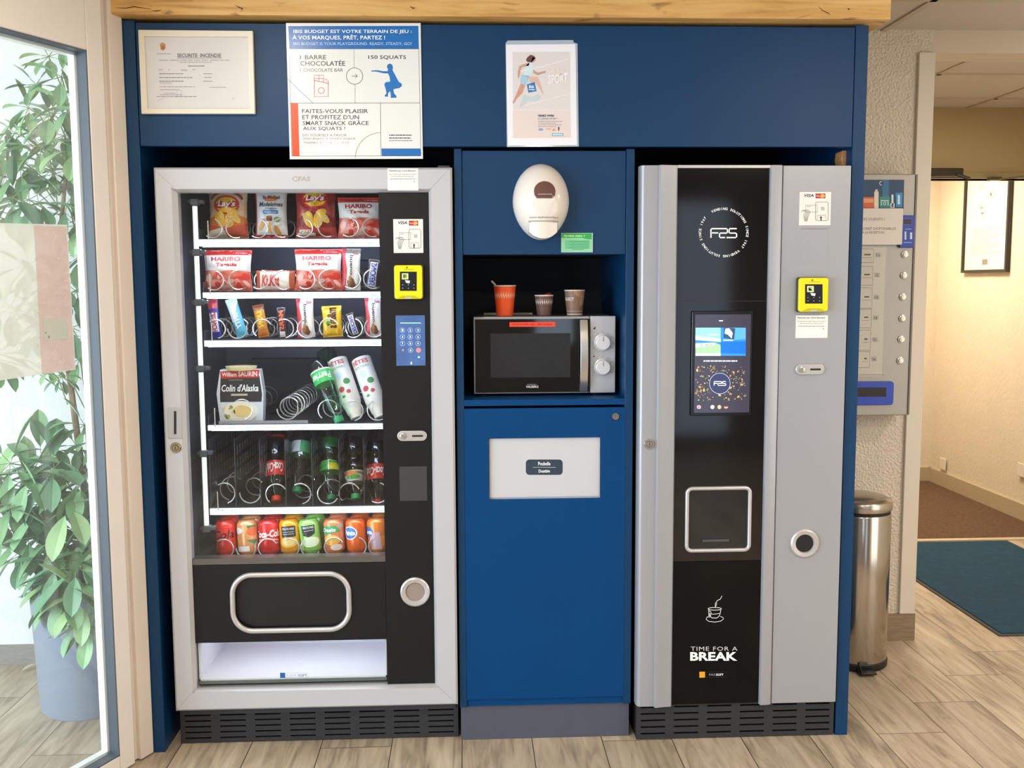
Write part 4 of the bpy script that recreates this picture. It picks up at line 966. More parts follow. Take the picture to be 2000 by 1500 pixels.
# bottles
def bprof(kind):
    if kind == 'coke': return [(.0, 0), (.024, 0), (.031, .004), (.0325, .02), (.0285, .055), (.028, .07), (.0325, .085), (.0325, .135), (.030, .15), (.020, .185), (.0135, .20), (.0135, .212)]
    if kind == 'water': return [(.0, 0), (.024, 0), (.0325, .006), (.0335, .02), (.0335, .10), (.032, .12), (.026, .15), (.016, .19), (.0125, .205), (.0125, .212)]
    return [(.0, 0), (.024, 0), (.031, .005), (.0325, .02), (.0325, .06), (.0265, .075), (.027, .09), (.0325, .105), (.032, .135), (.022, .175), (.0135, .195), (.0135, .212)]
def interp(prof, h):
    for (r0, h0), (r1, h1) in zip(prof, prof[1:]):
        if h0 <= h <= h1 and h1 > h0: return r0 + (r1 - r0) * (h - h0) / (h1 - h0)
    return prof[-1][0]
def bottle(label, kind, liquid, lab, capcol, loc, rot, prt=None, group='upturned bottles on the fifth shelf', scale=1.0, wrap=(.085, .135)):
    t = thing('soft_drink_bottle', label, 'bottle', (0, 0, 0), group); pr = bprof(kind)
    body = MB().lathe(pr, seg=28).build('bottle_body', t, glass('pet_' + liquid, {'clear': (.90, .94, .93), 'green': (.62, .85, .72), 'tea': (.80, .62, .50), 'cola': (.25, .12, .08)}[liquid], 1.3, 0.04))
    if liquid in ('cola',):
        MB().lathe([(max(r - .0012, 0), h + .001) for r, h in pr[:-2]], seg=24).build('drink', t, mat('#140806', 0.12))
    MB().lathe([(.0155, .200), (.0155, .2145), (.0145, .216), (0, .216)], seg=24).build('cap', t, mat(capcol, .4))
    z0_, z1_ = wrap; rl = interp(pr, (z0_ + z1_) / 2)
    MB().lathe([(interp(pr, z0_) + .0004, z0_), (rl + .0006, (z0_ + z1_) / 2), (interp(pr, z1_) + .0004, z1_)], seg=28).build('label', t, mat(lab, .35)) if lab else None
    if prt:
        P = Print(lambda x, y, h: Vector(((interp(pr, z0_ + (z1_ - z0_) * (1 - y)) + .0008 + h) * math.sin((x - .5) * PI), -(interp(pr, z0_ + (z1_ - z0_) * (1 - y)) + .0008 + h) * math.cos((x - .5) * PI), z0_ + (z1_ - z0_) * (1 - y))), .35, cell=.12, eps=.0003)
        prt(P); P.build('label_print', t)
    t.location = loc; t.rotation_euler = rot; t.scale = (scale,) * 3
    return t
def cokeprt(P): P.rect(.55, 0, .95, 1, '#E8E2E0').up().text('Coca-Cola', .52, .75, .08, .3, '#F6F0EE', .03, .2)
def flip_rot(up_):
    z = -up_; y = (Vector((0, 1, 0)) - z * z.y).normalized(); x = y.cross(z)
    return tuple(Matrix(((x.x, y.x, z.x), (x.y, y.y, z.y), (x.z, y.z, z.z))).to_euler())
def upturned(px_cap, py_cap, px_base, py_base, Ycap, lean, **kw):
    """bottle with its cap low at the front, leaning back by lean; the roll comes from the two photo points"""
    c = PY(px_cap, py_cap, Ycap); e = PY(px_base, py_base, Ycap + math.sin(lean) * .2)
    roll = math.atan2(e.x - c.x, e.z - c.z)
    # local +z (base to cap) must point down-forward: rotate by pi about x, then lean
    axis_up = Vector((math.sin(roll) * math.cos(lean), math.sin(lean), math.cos(lean) * math.cos(roll))).normalized()   # from cap to base
    base = c + axis_up * .2145
    return bottle(loc=tuple(base), rot=flip_rot(axis_up), **kw)
upturned(540, 978, 538, 860, .150, .50, label='upturned cola bottle with orange-red cap beside the empty lanes of the fifth shelf', kind='coke', liquid='cola', lab='#D3241F', capcol='#E0401E', prt=lambda P: P.text('Coca-Cola', .2, .2, .75, .85, '#F4E8E6', .03, .2).rect(.78, .05, .98, .95, '#E8DCDA'))
upturned(580, 961, 592, 855, .150, .55, label='clear upturned bottle with green cap and green label high up on the fifth shelf', kind='water', liquid='clear', lab='#3E8F58', capcol='#2E8A5E', prt=lambda P: P.rect(.5, 0, .95, 1, '#B9C4BE'), wrap=(.045, .085))
upturned(647, 976, 640, 858, .155, .50, label='upturned clear bottle with green and yellow label on the fifth shelf', kind='swirl', liquid='clear', lab='#3FA64A', capcol='#1F7A55', prt=lambda P: P.rect(.0, .0, .45, .95, '#D9CF2E').up().rect(.46, .05, .49, .95, '#EAF2E0'), wrap=(.085, .120))
upturned(695, 974, 688, 862, .150, .50, label='upturned iced tea bottle with large green cap on the fifth shelf', kind='swirl', liquid='tea', lab='#C9CDB8', capcol='#2E9A58', prt=lambda P: (P.ell(.5, .35, .25, .22, '#4FA04A'), P.ell(.6, .7, .25, .22, '#E58A3E')), wrap=(.125, .160), scale=1.0)
upturned(738, 985, 733, 862, .150, .45, label='upturned cola bottle at the right end of the fifth shelf', kind='coke', liquid='cola', lab='#D3241F', capcol='#C9281E', prt=lambda P: P.text('Coca-Cola', .15, .2, .85, .8, '#F4E8E6', .03, .2))
# bottles standing just behind in the same lanes
upturned(541, 925, 541, 810, .26, .50, label='second upturned cola bottle behind the one with the orange-red cap', kind='coke', liquid='cola', lab='#B8241F', capcol='#D0381E')
upturned(647, 930, 642, 815, .26, .50, label='second clear bottle behind the one with the yellow and green label', kind='swirl', liquid='clear', lab='#3FA64A', capcol='#1F7A55', wrap=(.085, .12))
# fourth shelf
g4 = 'bottles leaning on the fourth shelf'
upturned(663, 823, 622, 715, .105, .38, label='large clear bottle with green label, upturned, its green cap over the shelf edge', kind='water', liquid='green', lab='#3FBF62', capcol='#2FA66E', scale=1.0, group=g4, prt=lambda P: P.text('Perrier', .15, .2, .85, .7, '#E8F4EA', .03, .1).rect(.0, .9, 1, 1, '#E2F0E4'), wrap=(.035, .082))
def milk(label, pc, pb, cap):
    t = thing('drink_bottle', label, 'bottle', (0, 0, 0), g4)
    pr = [(.0, 0), (.030, 0), (.031, .001), (.031, .15), (.029, .16), (.0245, .175), (.0245, .18)]
    MB().lathe(pr, seg=28).build('bottle_body', t, mat('#EDEAE4', .35))
    MB().lathe([(.024, .175), (.0235, .19), (.019, .2), (.0185, .213), (.014, .2145), (0, .2145)], seg=24).build('cap', t, mat('#F1EDE0', .35))
    P = Print(lambda x, y, h: Vector(((.0312 + h) * math.sin((x - .5) * PI), -(.0312 + h) * math.cos((x - .5) * PI), y * .15)), .4, cell=.1, eps=.0003)
    P.text('FÊTES', .80, .05, .25, .17, '#D84A48', .03).text('NOUVEAU', .78, .21, .28, .27, '#6E9A78', .01)
    P.ell(.55, .42, .11, .09, '#C9DCEC').ell(.38, .60, .11, .07, '#3E8A4A').ell(.62, .75, .10, .065, '#C84A4E').ell(.42, .84, .07, .045, '#C84A4E').ell(.62, .92, .06, .03, '#5A9A62')
    P.build('label_print', t)
    Yc, lean = .147, .42; t.scale = (1.06, 1.0, 1.0)
    c = PY(pc[0], pc[1], Yc); e = PY(pb[0], pb[1], Yc + math.sin(lean) * .2); roll = math.atan2(e.x - c.x, e.z - c.z)
    ax = Vector((math.sin(roll) * math.cos(lean), math.sin(lean), math.cos(lean) * math.cos(roll))).normalized(); t.location = c + ax * .2145; t.rotation_euler = flip_rot(ax); return t
milk('white upturned carton bottle with coloured dots next to the green-label bottle', (697, 818), (664, 718), 0)
milk('white upturned carton bottle with coloured dots against the black panel', (744, 816), (712, 720), 0)
upturned(666, 797, 638, 693, .29, .38, label='second clear upturned bottle behind the green-label bottle on the fourth shelf', kind='water', liquid='green', lab=None, capcol='#2FA66E', group=g4)

# cans
CANP = [(0, 0), (.022, 0), (.024, .003), (.0325, .011), (.033, .014), (.033, .098), (.031, .104), (.0265, .111), (.027, .1145), (.0255, .115), (.025, .112), (0, .1115)]
def can(label, col, pc, px, Y, prt, tilt=-.10, group='cans on the bottom shelf', lean=.12):
    t = thing('drink_can', label, 'can', (0, 0, 0), group)
    MB().lathe(CANP[:9], seg=32).build('can_body', t, mat(col, .25, .25, coat=.3))
    MB().lathe([(.0265, .111), (.027, .1145), (.0255, .115), (.025, .112), (0, .1115)], seg=32).build('can_lid', t, mat(pc, .3, .5))
    if prt:
        P = Print(lambda x, y, h: Vector(((.0331 + h) * math.sin((x - .5) * PI), -(.0331 + h) * math.cos((x - .5) * PI), .014 + (1 - y) * .084)), .25, cell=.12, eps=.0003)
        prt(P); P.build('print', t)
    c = PY(px, 1086, Y); t.location = (c.x, Y + .02, shelfz[5] + .004 + abs(math.sin(tilt)) * .024); t.rotation_euler = (-lean, tilt, 0); return t
def c_a(P): P.text('Cola', .15, .18, .85, .5, '#3A0E10', .02, .25).arc(.5, .3, .35, .2, 160, 320, .012, '#3A0E10')
def c_b(P): P.ell(.25, .2, .16, .13, '#F2EEF0').ell(.75, .25, .2, .18, '#E8693A').poly([(.55, .02), (.85, .0), (.9, .14), (.6, .16)], '#3E7A4A').ell(.15, .6, .14, .2, '#E8B030').poly([(.5, .55), (.9, .58), (.8, .78)], '#4E8A5A').rect(.1, .8, .6, 1, '#F0E9E4')
def c_c(P): P.text('Coca-Cola', .05, .2, .98, .48, '#FFFFFF', .03, .25).stroke([(.1, .6), (.35, .54), (.65, .56), (.9, .62)], .03, '#F2D8D4')
def c_d(P): P.poly(prpts(.28, .05, .75, .48, .04), '#26242A').up().text('MINUTE MAID', .33, .12, .70, .2, '#F0F0F0').tiny(.34, .68, .28, .02, '#C0C0C0').tiny(.34, .68, .36, .02, '#C0C0C0', 2).ell(.5, .68, .3, .2, '#F6C04A').up().ell(.5, .68, .2, .13, '#F9D98A')
def c_e(P): P.poly([(.3, .05), (.75, .05), (.72, .4), (.5, .52), (.32, .42)], '#26242A').up().text('MINUTE MAID', .35, .10, .70, .18, '#F0F0F0').tiny(.37, .68, .26, .02, '#C0C0C0').ell(.55, .7, .3, .2, '#DDE8C0').at(1).poly([(0, 0), (.25, 0), (.3, 1), (0, 1)], '#9FDC6A')
def c_f(P): P.poly([(.05, .1), (.6, .05), (.75, .3), (.2, .42)], '#3E9A5A').up().text('Oasis', .12, .14, .6, .3, '#F2F4E0', .03).at(1).rect(.68, .02, .92, .16, '#8FA89A').ell(.45, .62, .28, .2, '#F2B24A').ell(.6, .9, .2, .12, '#E9D8C8')
def c_g(P): P.ell(.32, .35, .26, .26, '#F4F4F6').up().ell(.32, .35, .22, .22, '#3A7AC0').up().text('Fanta', .12, .25, .52, .44, '#F4F4F6', .04, .1)
def c_h(P): P.ell(.2, .32, .2, .2, '#3A6AB8').up().text('Fanta', .04, .24, .36, .40, '#F4F4F6', .03).at(1).poly([(.25, .3), (.6, .35), (.65, 1), (.3, 1)], '#C9A8B0').rect(.62, .5, .95, .9, '#E88A2A')
CANS = [('red can with dark script lettering, leftmost on the bottom shelf', '#E02818', '#C04058', 441, c_a), ('peach coloured juice can with fruit print, second on the bottom shelf', '#F0A468', '#E0905A', 484, c_b), ('bright red can with white script on the bottom shelf', '#D81E1C', '#B83040', 526, c_c),
        ('amber yellow juice can on the bottom shelf', '#F0A010', '#E88A1A', 567, c_d), ('light green juice can leaning on the bottom shelf', '#8CC85A', '#9AC870', 609, c_e), ('salmon coloured can with green logo on the bottom shelf', '#E8804E', '#D88A70', 654, c_f),
        ('orange can with round blue logo on the bottom shelf', '#EC6418', '#B85A80', 697, c_g), ('orange can against the black panel, last on the bottom shelf', '#E87A28', '#A86848', 739, c_h)]
for i, (lb_, cc, lc, px, fn) in enumerate(CANS):
    can(lb_, cc, lc, px, .135, fn, tilt=-.14 if i == 4 else -.07)
    can('can standing directly behind the ' + lb_.split(',')[0].replace(' on the bottom shelf', '').replace(' leaning', ''), cc, lc, px + 9, .212, None, tilt=-.05, lean=.1)

# ================================================================== COFFEE MACHINE
CS = mat('#A6A7AD', 0.33, 0.3, var=0.015, vscale=2)
cm = thing('coffee_vending_machine', 'tall silver coffee machine with black glossy centre panel and touchscreen', 'vending machine', (0.86, 0.3, 0))
YD = -0.014
def px_at(px, Y, py=850): return PY(px, py, Y).x
k0 = px_at(1247, YD); k1 = px_at(1284, YD); k2 = px_at(1318, YD); k3 = px_at(1493, YD); k4 = px_at(1517.5, YD); k5 = px_at(1647.5, YD)
cz0_, cz1_ = PY(1435, 1376, YD).z, PY(1455, 323, YD).z
def strip(mb, prof, z0, z1, yb):
    b = len(mb.v); n = len(prof)
    pts = prof + [(prof[-1][0], yb), (prof[0][0], yb)]; n = len(pts)
    mb.v += [(x, y, z0) for x, y in pts] + [(x, y, z1) for x, y in pts]
    mb.face([b + i for i in reversed(range(n))]); mb.face([b + n + i for i in range(n)])
    for i in range(n): j = (i + 1) % n; mb.face([b + i, b + j, b + n + j, b + n + i])
mb = MB()
strip(mb, [(k0, 0.012), (k0 + .001, -0.002), (k0 + .004, -0.009), (k0 + .009, -0.013), (k0 + .015, YD), (k1 - .004, YD)], cz0_, cz1_, 0.03)
strip(mb, [(k1 - .004, YD), (k1 - .003, -0.021), (k1, -0.026), (k1 + .003, -0.026), (k1 + .012, -0.0235), (k2 - .004, -0.018), (k2, -0.012)], cz0_, cz1_, 0.03)
lo = mb.build('door_profile', cm, CS)
mb = MB(); strip(mb, [(k3, -0.010), (k3 + .001, -0.020), (k3 + .004, -0.024), (k4 - .012, -0.022), (k4 - .003, -0.018), (k4 - .001, YD)], cz0_, cz1_, 0.03)
mb.build('door_profile', cm, CS)
rp_ = MB().box(k4 + .001, k5, YD, 0.03, cz0_, cz1_).build('side_door_panel', cm, CS, bevel=0.002)
GLB = mat('#0B0B0D', 0.07, 0.0, spec=0.6)
zsp = PY(1398, 1097, YD).z
gp = MB().box(k2, k3, -0.009, 0.02, zsp + .001, cz1_ - 0.008).build('glossy_panel', cm, GLB)
gp2 = MB().box(k2, k3, -0.009, 0.02, cz0_ + .003, zsp - .0005).build('lower_panel', cm, mat('#070709', 0.12, spec=0.22))
MB().box(k2 - .002, k3 + .002, -0.016, 0.02, cz1_ - 0.008, cz1_ + .001).build('top_cap', cm, SILV2, bevel=0.001)
MB().box(k0 + .004, k5 - .004, 0.032, 0.70, 0.12, cz1_ - .004).build('body', cm, mat('#5A5A5C', 0.5, 0.3))
gx0 = PY(1243, 1410, 0.0).x; gx1 = PY(1628, 1410, 0.0).x
grille(cm, gx0, gx1, 0.003, 0.127, 0.0, 6, 5, GR)
lock(1268, 867, 0.0165, YD, lo)
YF = -0.009
P = Print(pmap(YF), 0.4, eps=0.0002); P.stroke([(1322, 588), (1500, 588)], 1.0, '#242428'); P.build('panel_joint', gp)
# round lettering and logo
def fas(P, x0, y0, x1, y1, w_, col):
    W, H = x1 - x0, y1 - y0; q = lambda u, v: (x0 + W * u, y0 + H * v)
    P.stroke([q(.03, 1), q(.03, .12), q(.06, .03), q(.60, .03), q(.635, .12), q(.635, .42), q(.60, .50), q(.38, .50), q(.345, .58), q(.345, .88), q(.38, .97), q(.60, .97)], w_, col)
    P.stroke([q(.04, .48), q(.30, .48)], w_, col)
    P.stroke([q(.98, .03), q(.73, .03), q(.70, .12), q(.70, .42), q(.73, .50), q(.94, .50), q(.975, .58), q(.975, .88), q(.94, .97), q(.55, .97)], w_, col)
P = Print(pmap(YF), 0.4, eps=0.0003)
fas(P, 1387, 446, 1440, 464.5, 2.6, '#F2F2F2')
P.ringtext('VENDING SOLUTIONS SINCE 1967', 1413.5, 454, 46.5, 4.9, -118, 38, '#E8E8E8', 0.035)
P.ringtext('VENDING SOLUTIONS SINCE 1967', 1413.5, 454, 46.5, 4.9, 52, 218, '#E8E8E8', 0.035)
P.build('round_logo', gp)
# touchscreen
a, b, c, d = RY(1349, 607, 1466, 811, YF)
bz = MB().prism(rr(a, b, c, d, 0.004, 3), YF - 0.010, YF).build('screen_bezel', gp, mat('#0D0D0F', 0.15), bevel=0.002)
a, b, c, d = RY(1355, 614, 1463, 805, YF)
MB().box(a, b, YF - 0.0108, YF - 0.010, c, d).build('touchscreen', bz, mat('#3B3846', 0.1, emit=0.5))
P = Print(pmap(YF - 0.0108), 0.15, emit=0.8, eps=0.0002)
P.rect(1404.5, 625.5, 1412, 627.5, '#D8DCE8')
P.rect(1358.5, 640, 1456.5, 695, '#2F7AC0').up()
P.poly([(1358.5, 640), (1407.5, 640), (1407.5, 662), (1358.5, 655)], '#7EB6E4').poly([(1358.5, 655), (1407.5, 662), (1407.5, 668), (1358.5, 664)], '#CFE6EE').poly([(1358.5, 670), (1396, 669), (1407.5, 674), (1407.5, 690), (1358.5, 690)], '#8FB48A').rect(1358.5, 690, 1407.5, 695, '#B8D4E4')
P.poly([(1407.5, 668), (1456.5, 666), (1456.5, 691), (1407.5, 690)], '#1560B4').poly([(1430, 640), (1456.5, 640), (1456.5, 662), (1434, 664)], '#4E94D8').up()
P.poly([(1358.5, 672), (1394, 669.5), (1396, 674), (1358.5, 679)], '#E4EEF2').rect(1361, 673.5, 1364, 676, '#4A4E6A').rect(1366, 673, 1372, 675.8, '#4A4E6A').rect(1375, 672.5, 1383, 675, '#4A4E6A').rect(1386, 672, 1392, 674.5, '#4A4E6A')
P.poly([(1414, 640), (1436, 641), (1434, 663), (1413, 660)], '#2A4468').up().poly([(1417, 642), (1424, 641), (1431, 650), (1429, 661), (1422, 654), (1415, 651)], '#CFE2EA').tiny(1384, 1404, 653.5, 2.4, '#E4F2FA').tiny(1413, 1432, 664.5, 2, '#D4E6F6')
P.at(2).tiny(1374, 1440, 705, 2.4, '#D4D8F0', 4)
rq = random.Random(5)
for i in range(170):
    x, y = rq.uniform(1359, 1455), rq.uniform(715, 783); dd = math.hypot(x - 1406, (y - 749))
    if dd < 22: continue
    r_ = rq.choice((0.8, 1.0, 1.3)) if rq.random() < .88 else 2.4
    P.ell(x, y, r_ * 1.3, r_ * .8, rq.choice(('#A88A5A', '#8C7450', '#C9AA6A', '#77694F')), 8, rot=rq.uniform(0, 3))
P.ell(1406, 749, 20.5, 20.5, '#2F3352').up().circ(1406, 749, 20.2, .8, '#A9B6DC').up(); fas(P, 1394, 745, 1418, 753, 1.3, '#E4E8F4')
P.ell(1365, 795, 4, 3.6, '#D8D2E8').ell(1391.5, 795, 3.8, 3.8, '#DDE4EC').ell(1405, 795, 4, 3.8, '#E08A52').ell(1418, 795, 4, 3.2, '#D08A72').up().rect(1361, 794.3, 1369, 795.7, '#C04050').rect(1364.3, 791.5, 1365.7, 798.5, '#C04050').rect(1403.7, 791.5, 1406.5, 798.5, '#F4E4C0').rect(1414.5, 792, 1421.5, 794, '#402A2A')
P.build('screen_picture', bz)
# cup hatch
a, b, c, d = RY(1341, 953, 1463, 1074, YF); outl = rr(a, b, c, d, 0.016, 6)
hr = ring_obj(outl, YF - 0.005, 0.0062, 'hatch_frame', gp, SILV2, 12)
MB().prism(rr(a, b, c, d, 0.014, 6), YF - 0.003, YF - 0.0005).build('hatch_door', hr, mat('#15161B', 0.06, spec=0.7))
a, b, c, d = RY(1372, 1053, 1424, 1058, YF - .006)
MB().box(a, b, YF - 0.010, YF - 0.003, c, d).build('hatch_handle', hr, mat('#4A4A4E', 0.3), bevel=0.0015)
# cup drawing and words
P = Print(pmap(YF), 0.4, eps=0.0003); W2 = '#E8E8E8'
P.circ(1396, 1189, 13, 1.0, W2, ry=2.6)
P.stroke([(1384, 1189), (1384.5, 1197), (1387, 1204), (1391, 1207), (1400, 1207), (1405, 1203), (1407, 1196), (1408, 1189)], 1.1, W2)
P.stroke([(1384, 1198), (1392, 1199.5), (1400, 1199), (1405, 1198)], .9, W2); P.stroke([(1385, 1204), (1384, 1197), (1386.5, 1193), (1389, 1196), (1388, 1203), (1385.5, 1206), (1384, 1202)], .9, W2)
P.stroke([(1407, 1204), (1412, 1206), (1413, 1209), (1408, 1213), (1396, 1215), (1384, 1213.5), (1379, 1209.5), (1381, 1205), (1384, 1205)], 1.0, W2)
P.stroke([(1397, 1186), (1397, 1179), (1401, 1173), (1407, 1170), (1410, 1164)], 1.1, W2); P.stroke([(1397, 1186), (1400, 1180), (1399, 1175)], .8, W2)
P.text('TIME FOR A', 1349, 1263, 1440.5, 1271, '#C9C9C9', 0, 0, 1.1).text('BREAK', 1348, 1273.5, 1440, 1290.5, '#F2F2F2', 0.035)
P.rect(1366, 1312, 1377, 1323.5, '#F0A028').frame(1380, 1312.5, 1421, 1323, 0.35, '#3A3A3E').text('FAS', 1385, 1315.5, 1397, 1320, '#9A9A9A').text('SOFT', 1398.5, 1315.5, 1413, 1320, '#E0E0E0', 0.03)
P.build('cup_drawing', gp2)
# right hand door fittings
round_port(rp_, 1571, 1061, 0.046, YD, 'coin_return_port', mat('#17181C', 0.4))
pill(rp_, 1553, 711, 1609.5, 731.5, YD)
P = Print(pmap(YD), 0.5, eps=0.0002); P.frame(1564, 447, 1617, 515, 0.6, '#A49E98').rect(1564, 446.5, 1617, 447.4, '#7E7872'); P.build('blank_panel_seam', rp_)
v2 = thing('payment_sticker', 'white card payment sticker on the silver door of the coffee machine', 'sticker', tuple(PY(1591, 407, YD)))
visa_sticker(v2, 1561, 375, 1622.5, 440, YD)
card_reader('yellow card reader on the silver door of the coffee machine', 1561, 542.5, 1618, 609, YD, 0.026)
pay_note('white payment note below the card reader of the coffee machine', 1554, 616, 1616.5, 660, YD)
# wooden wedge and bracket above the machine
wz = cz1_ - .003
mb = MB(); wa = PY(1644, 304, 0.06).x; wb_ = PY(1660, 304, 0.06).x
mb.prism([(wa + .004, wz), (wb_, wz), (wb_ + .001, wz + .058), (wa - .001, wz + .056), (wa - .004, wz + .03)], 0.05, 0.11)
tag(mb.build('wooden_wedge', None, mat('#C98F58', 0.6, var=0.15, vscale=30, stretch=(1, 1, 6)), bevel=0.002), 'small wooden block wedged above the right end of the coffee machine', 'wedge')
tag(MB().box(wa - .045, wb_ - .001, 0.012, 0.05, wz - .0005, wz + .0025).build('metal_bracket', None, mat('#DAD6CF', 0.4)), 'thin pale metal strip under the wooden block on the coffee machine', 'bracket')
MB().box(PY(855, 322, .03).x, PY(878, 322, .03).x, 0.03, 0.05, 1.8205, 1.829).build('hinge', sm, mat('#4A4A4C', 0.4, 0.6))

# ================================================================== MICROWAVE AND CUPS
YM = 0.115
ma, mb_, mz0, mz1 = RY(925, 618, 1202, 769, YM)
mz0 = zs1 + 0.008
mo = thing('microwave_oven', 'black and silver microwave oven with two dials in the blue niche', 'microwave', ((ma + mb_) / 2, YM, zs1))
xd = PY(1152, 695, YM).x
MB().box(ma + .003, mb_ - .003, YM + .02, YM + .34, mz0 + .002, mz1 - .001).build('casing', mo, mat('#A6A7AB', .35, .7), bevel=.003)
for sx_ in (ma + .03, mb_ - .06):
    for sy_ in (YM + .03, YM + .28): MB().lathe([(.010, 0), (.012, .010)], (sx_, sy_, zs1), seg=16).build('foot', mo, mat('#1A1A1A', .7))
MDR = MB().box(ma, xd - .001, YM, YM + .022, mz0, mz1).build('door', mo, mat('#B4B4B6', .3, .7), bevel=.002)
a, b, c, d = RY(928, 623, 1148, 766, YM)
MB().box(a, xd - .002, YM - .003, YM, c, d).build('door_glass', MDR, mat('#08080A', .05, spec=0.6))
a, b, c, d = RY(958, 651, 1114, 737, YM)
MB().prism(rr(a, b, c, d, .003, 3), YM - .0034, YM - .003).build('door_window', MDR, mat('#1C1E22', .12, spec=0.6, bump=.2, bscale=500))
P = Print(pmap(YM - .003), .3); P.text('VALBERG', 1027, 753, 1051.5, 757.5, '#D8D8D8', .03).text('maison', 1030, 749, 1048, 752, '#9A9A9A'); P.build('maker_name', MDR)
a, b, c, d = RY(995, 629, 1084, 638, YM); lb2 = MB().box(a, b, YM - .0042, YM - .003, c, d).build('warning_label', MDR, mat('#F0452E', .5))
P = Print(pmap(YM - .0042), .5); P.text('NE PAS CHAUFFER A VIDE  /  MERCI DE NE PAS', 1001, 631.5, 1079, 635.5, '#7A1A14'); P.build('label_print', lb2)
hxa, hxb = PY(1132, 695, YM).x, PY(1147, 695, YM).x; ha, hb = PY(1140, 764, YM).z, PY(1140, 624, YM).z
mb = MB(); n = 12; b0 = 0
for i in range(n + 1):
    t = i / n; zz = ha + (hb - ha) * t; y = YM - .003 - .022 * math.sin(PI * t) ** .6
    mb.v += [(hxa, y - .004, zz), (hxb, y - .004, zz), (hxb, y + .004, zz), (hxa, y + .004, zz)]
for i in range(n):
    for k in range(4): mb.face([4 * i + k, 4 * i + (k + 1) % 4, 4 * i + 4 + (k + 1) % 4, 4 * i + 4 + k])
mb.face([3, 2, 1, 0]); mb.face([4 * n, 4 * n + 1, 4 * n + 2, 4 * n + 3]); mb.build('door_handle', MDR, mat('#C9C6C2', .28, .85), bevel=.001)
PN = MB().box(xd + .001, mb_, YM, YM + .022, mz0, mz1).build('control_panel', mo, mat('#BFC0C4', .35, .25), bevel=.002)
for py in (669, 717):
    cK = PY(1177, py, YM)
    MB().use(mat('#D9D9DB', .3, .2)).lathe([(.028, 0), (.028, -.003), (.0245, -.005), (.0235, -.018), (.021, -.020), (0, -.020)], cK, 'y', 36).use(mat('#5E5F62', .4)).box(cK.x - .001, cK.x + .001, cK.y - .0205, cK.y - .02, cK.z + .004, cK.z + .02).build('dial', PN, mat('#ECECEE', .3, .1))
P = Print(pmap(YM), .4)
for py in (669, 717):
    for k in range(9):
        a_ = math.radians(150 + k * 30); P.stroke([(1177 + 19 * math.cos(a_), py + 19 * math.sin(a_)), (1177 + 22 * math.cos(a_), py + 22 * math.sin(a_))], .6, '#4A4A4C')
P.poly([(1158, 643), (1163, 637), (1163, 643)], '#333').ell(1160, 696, 1.5, 1.5, '#333', 8) if False else P.poly([(1158, 643), (1163, 637), (1163, 643)], '#333333').ell(1160, 696, 1.5, 1.5, '#333333', 8)
P.build('dial_marks', PN)
def cup(label, x0, y0, x1, y1, Y, col, rb, prt, extra=None):
    a, b, c, d = RY(x0, y0, x1, y1, Y); r = (b - a) / 2; zb = mz1 + .0005; h = d - zb; cx_ = (a + b) / 2
    t = thing('paper_cup', label, 'cup', (cx_, Y, zb), 'paper cups on the microwave')
    r0 = r * rb
    MB().lathe([(r0, 0), (r * .97, h - .003), (r * .95, h - .003), (r0 * .96, .006), (0, .006)], (cx_, Y, zb), seg=40).build('cup_body', t, mat(col, .5))
    MB().lathe([(r * .97, h - .004), (r * 1.0, h - .003), (r * 1.01, h - .0015), (r * .985, h), (r * .95, h - .002)], (cx_, Y, zb), seg=40).build('rim', t, mat('#E9E0D4', .5))
    def m_(x, y, hh):
        v = 1 - y; rr_ = (r0 + (r * .97 - r0) * v) + .0004 + hh; an = (x - .5) * PI
        return Vector((cx_ + rr_ * math.sin(an), Y - rr_ * math.cos(an), zb + h * v))
    P = Print(m_, .5, cell=.15, eps=.0003); prt(P); P.build('print', t)
    if extra: extra(t, cx_, Y, zb, h, r)
def fl(n, col, y0, y1):
    def f(P):
        for i in range(n):
            x = .04 + .92 * i / n; P.poly([(x + .05, y0), (x + .02, (y0 + y1) / 2), (x + .05, y1), (x + .07, (y0 + y1) / 2 + .05), (x + .045, (y0 + y1) / 2 - .03)], col)
            P.poly([(x + .03, y0 + .05), (x, (y0 + y1) / 2), (x + .03, y1 - .02), (x + .015, (y0 + y1) / 2 + .03)], col)
    return f
def stick(t, cx_, Y, zb, h, r): MB().tube([(cx_ + .01, Y, zb + .01), (cx_ - r * .85, Y + .005, zb + h + .003), (cx_ - r * 1.15, Y + .006, zb + h + .014)], .003, 6).build('stirrer', t, mat('#DCC9B8', .6))
def tip(t, cx_, Y, zb, h, r): MB().tube([(cx_, Y, zb + .01), (cx_ + r * .45, Y, zb + h + .006)], .0018, 6).tube([(cx_ + r * .1, Y - .004, zb + h + .002), (cx_ + r * .75, Y, zb + h + .005)], .0016, 6).build('stirrer', t, mat('#C8202A', .5))
cup('tall orange paper cup with a stirrer on the microwave', 963.5, 557, 1008, 616, .20, '#F4561A', .72, fl(12, '#E9B48E', .18, .45), stick)
cup('small brown paper cup with white leaf print and red stirrer', 1044, 576, 1081, 616, .20, '#6E4E48', .72, fl(11, '#D8CCC4', .16, .48), tip)
cup('tan paper cup with pale swoosh standing rightmost on the microwave', 1102, 566, 1142.5, 616, .20, '#8A6A55', .74, lambda P: P.poly([(.45, 0), (.98, 0), (.98, .25), (.80, .6), (.68, .68), (.62, .5), (.68, .3), (.45, .18)], '#B08C6C').text('SELECT', .04, .30, .44, .42, '#E4DAD0', .03).rect(.1, .93, .9, .99, '#CDBFB0').rect(.1, .82, .9, .84, '#CDBFB0'))
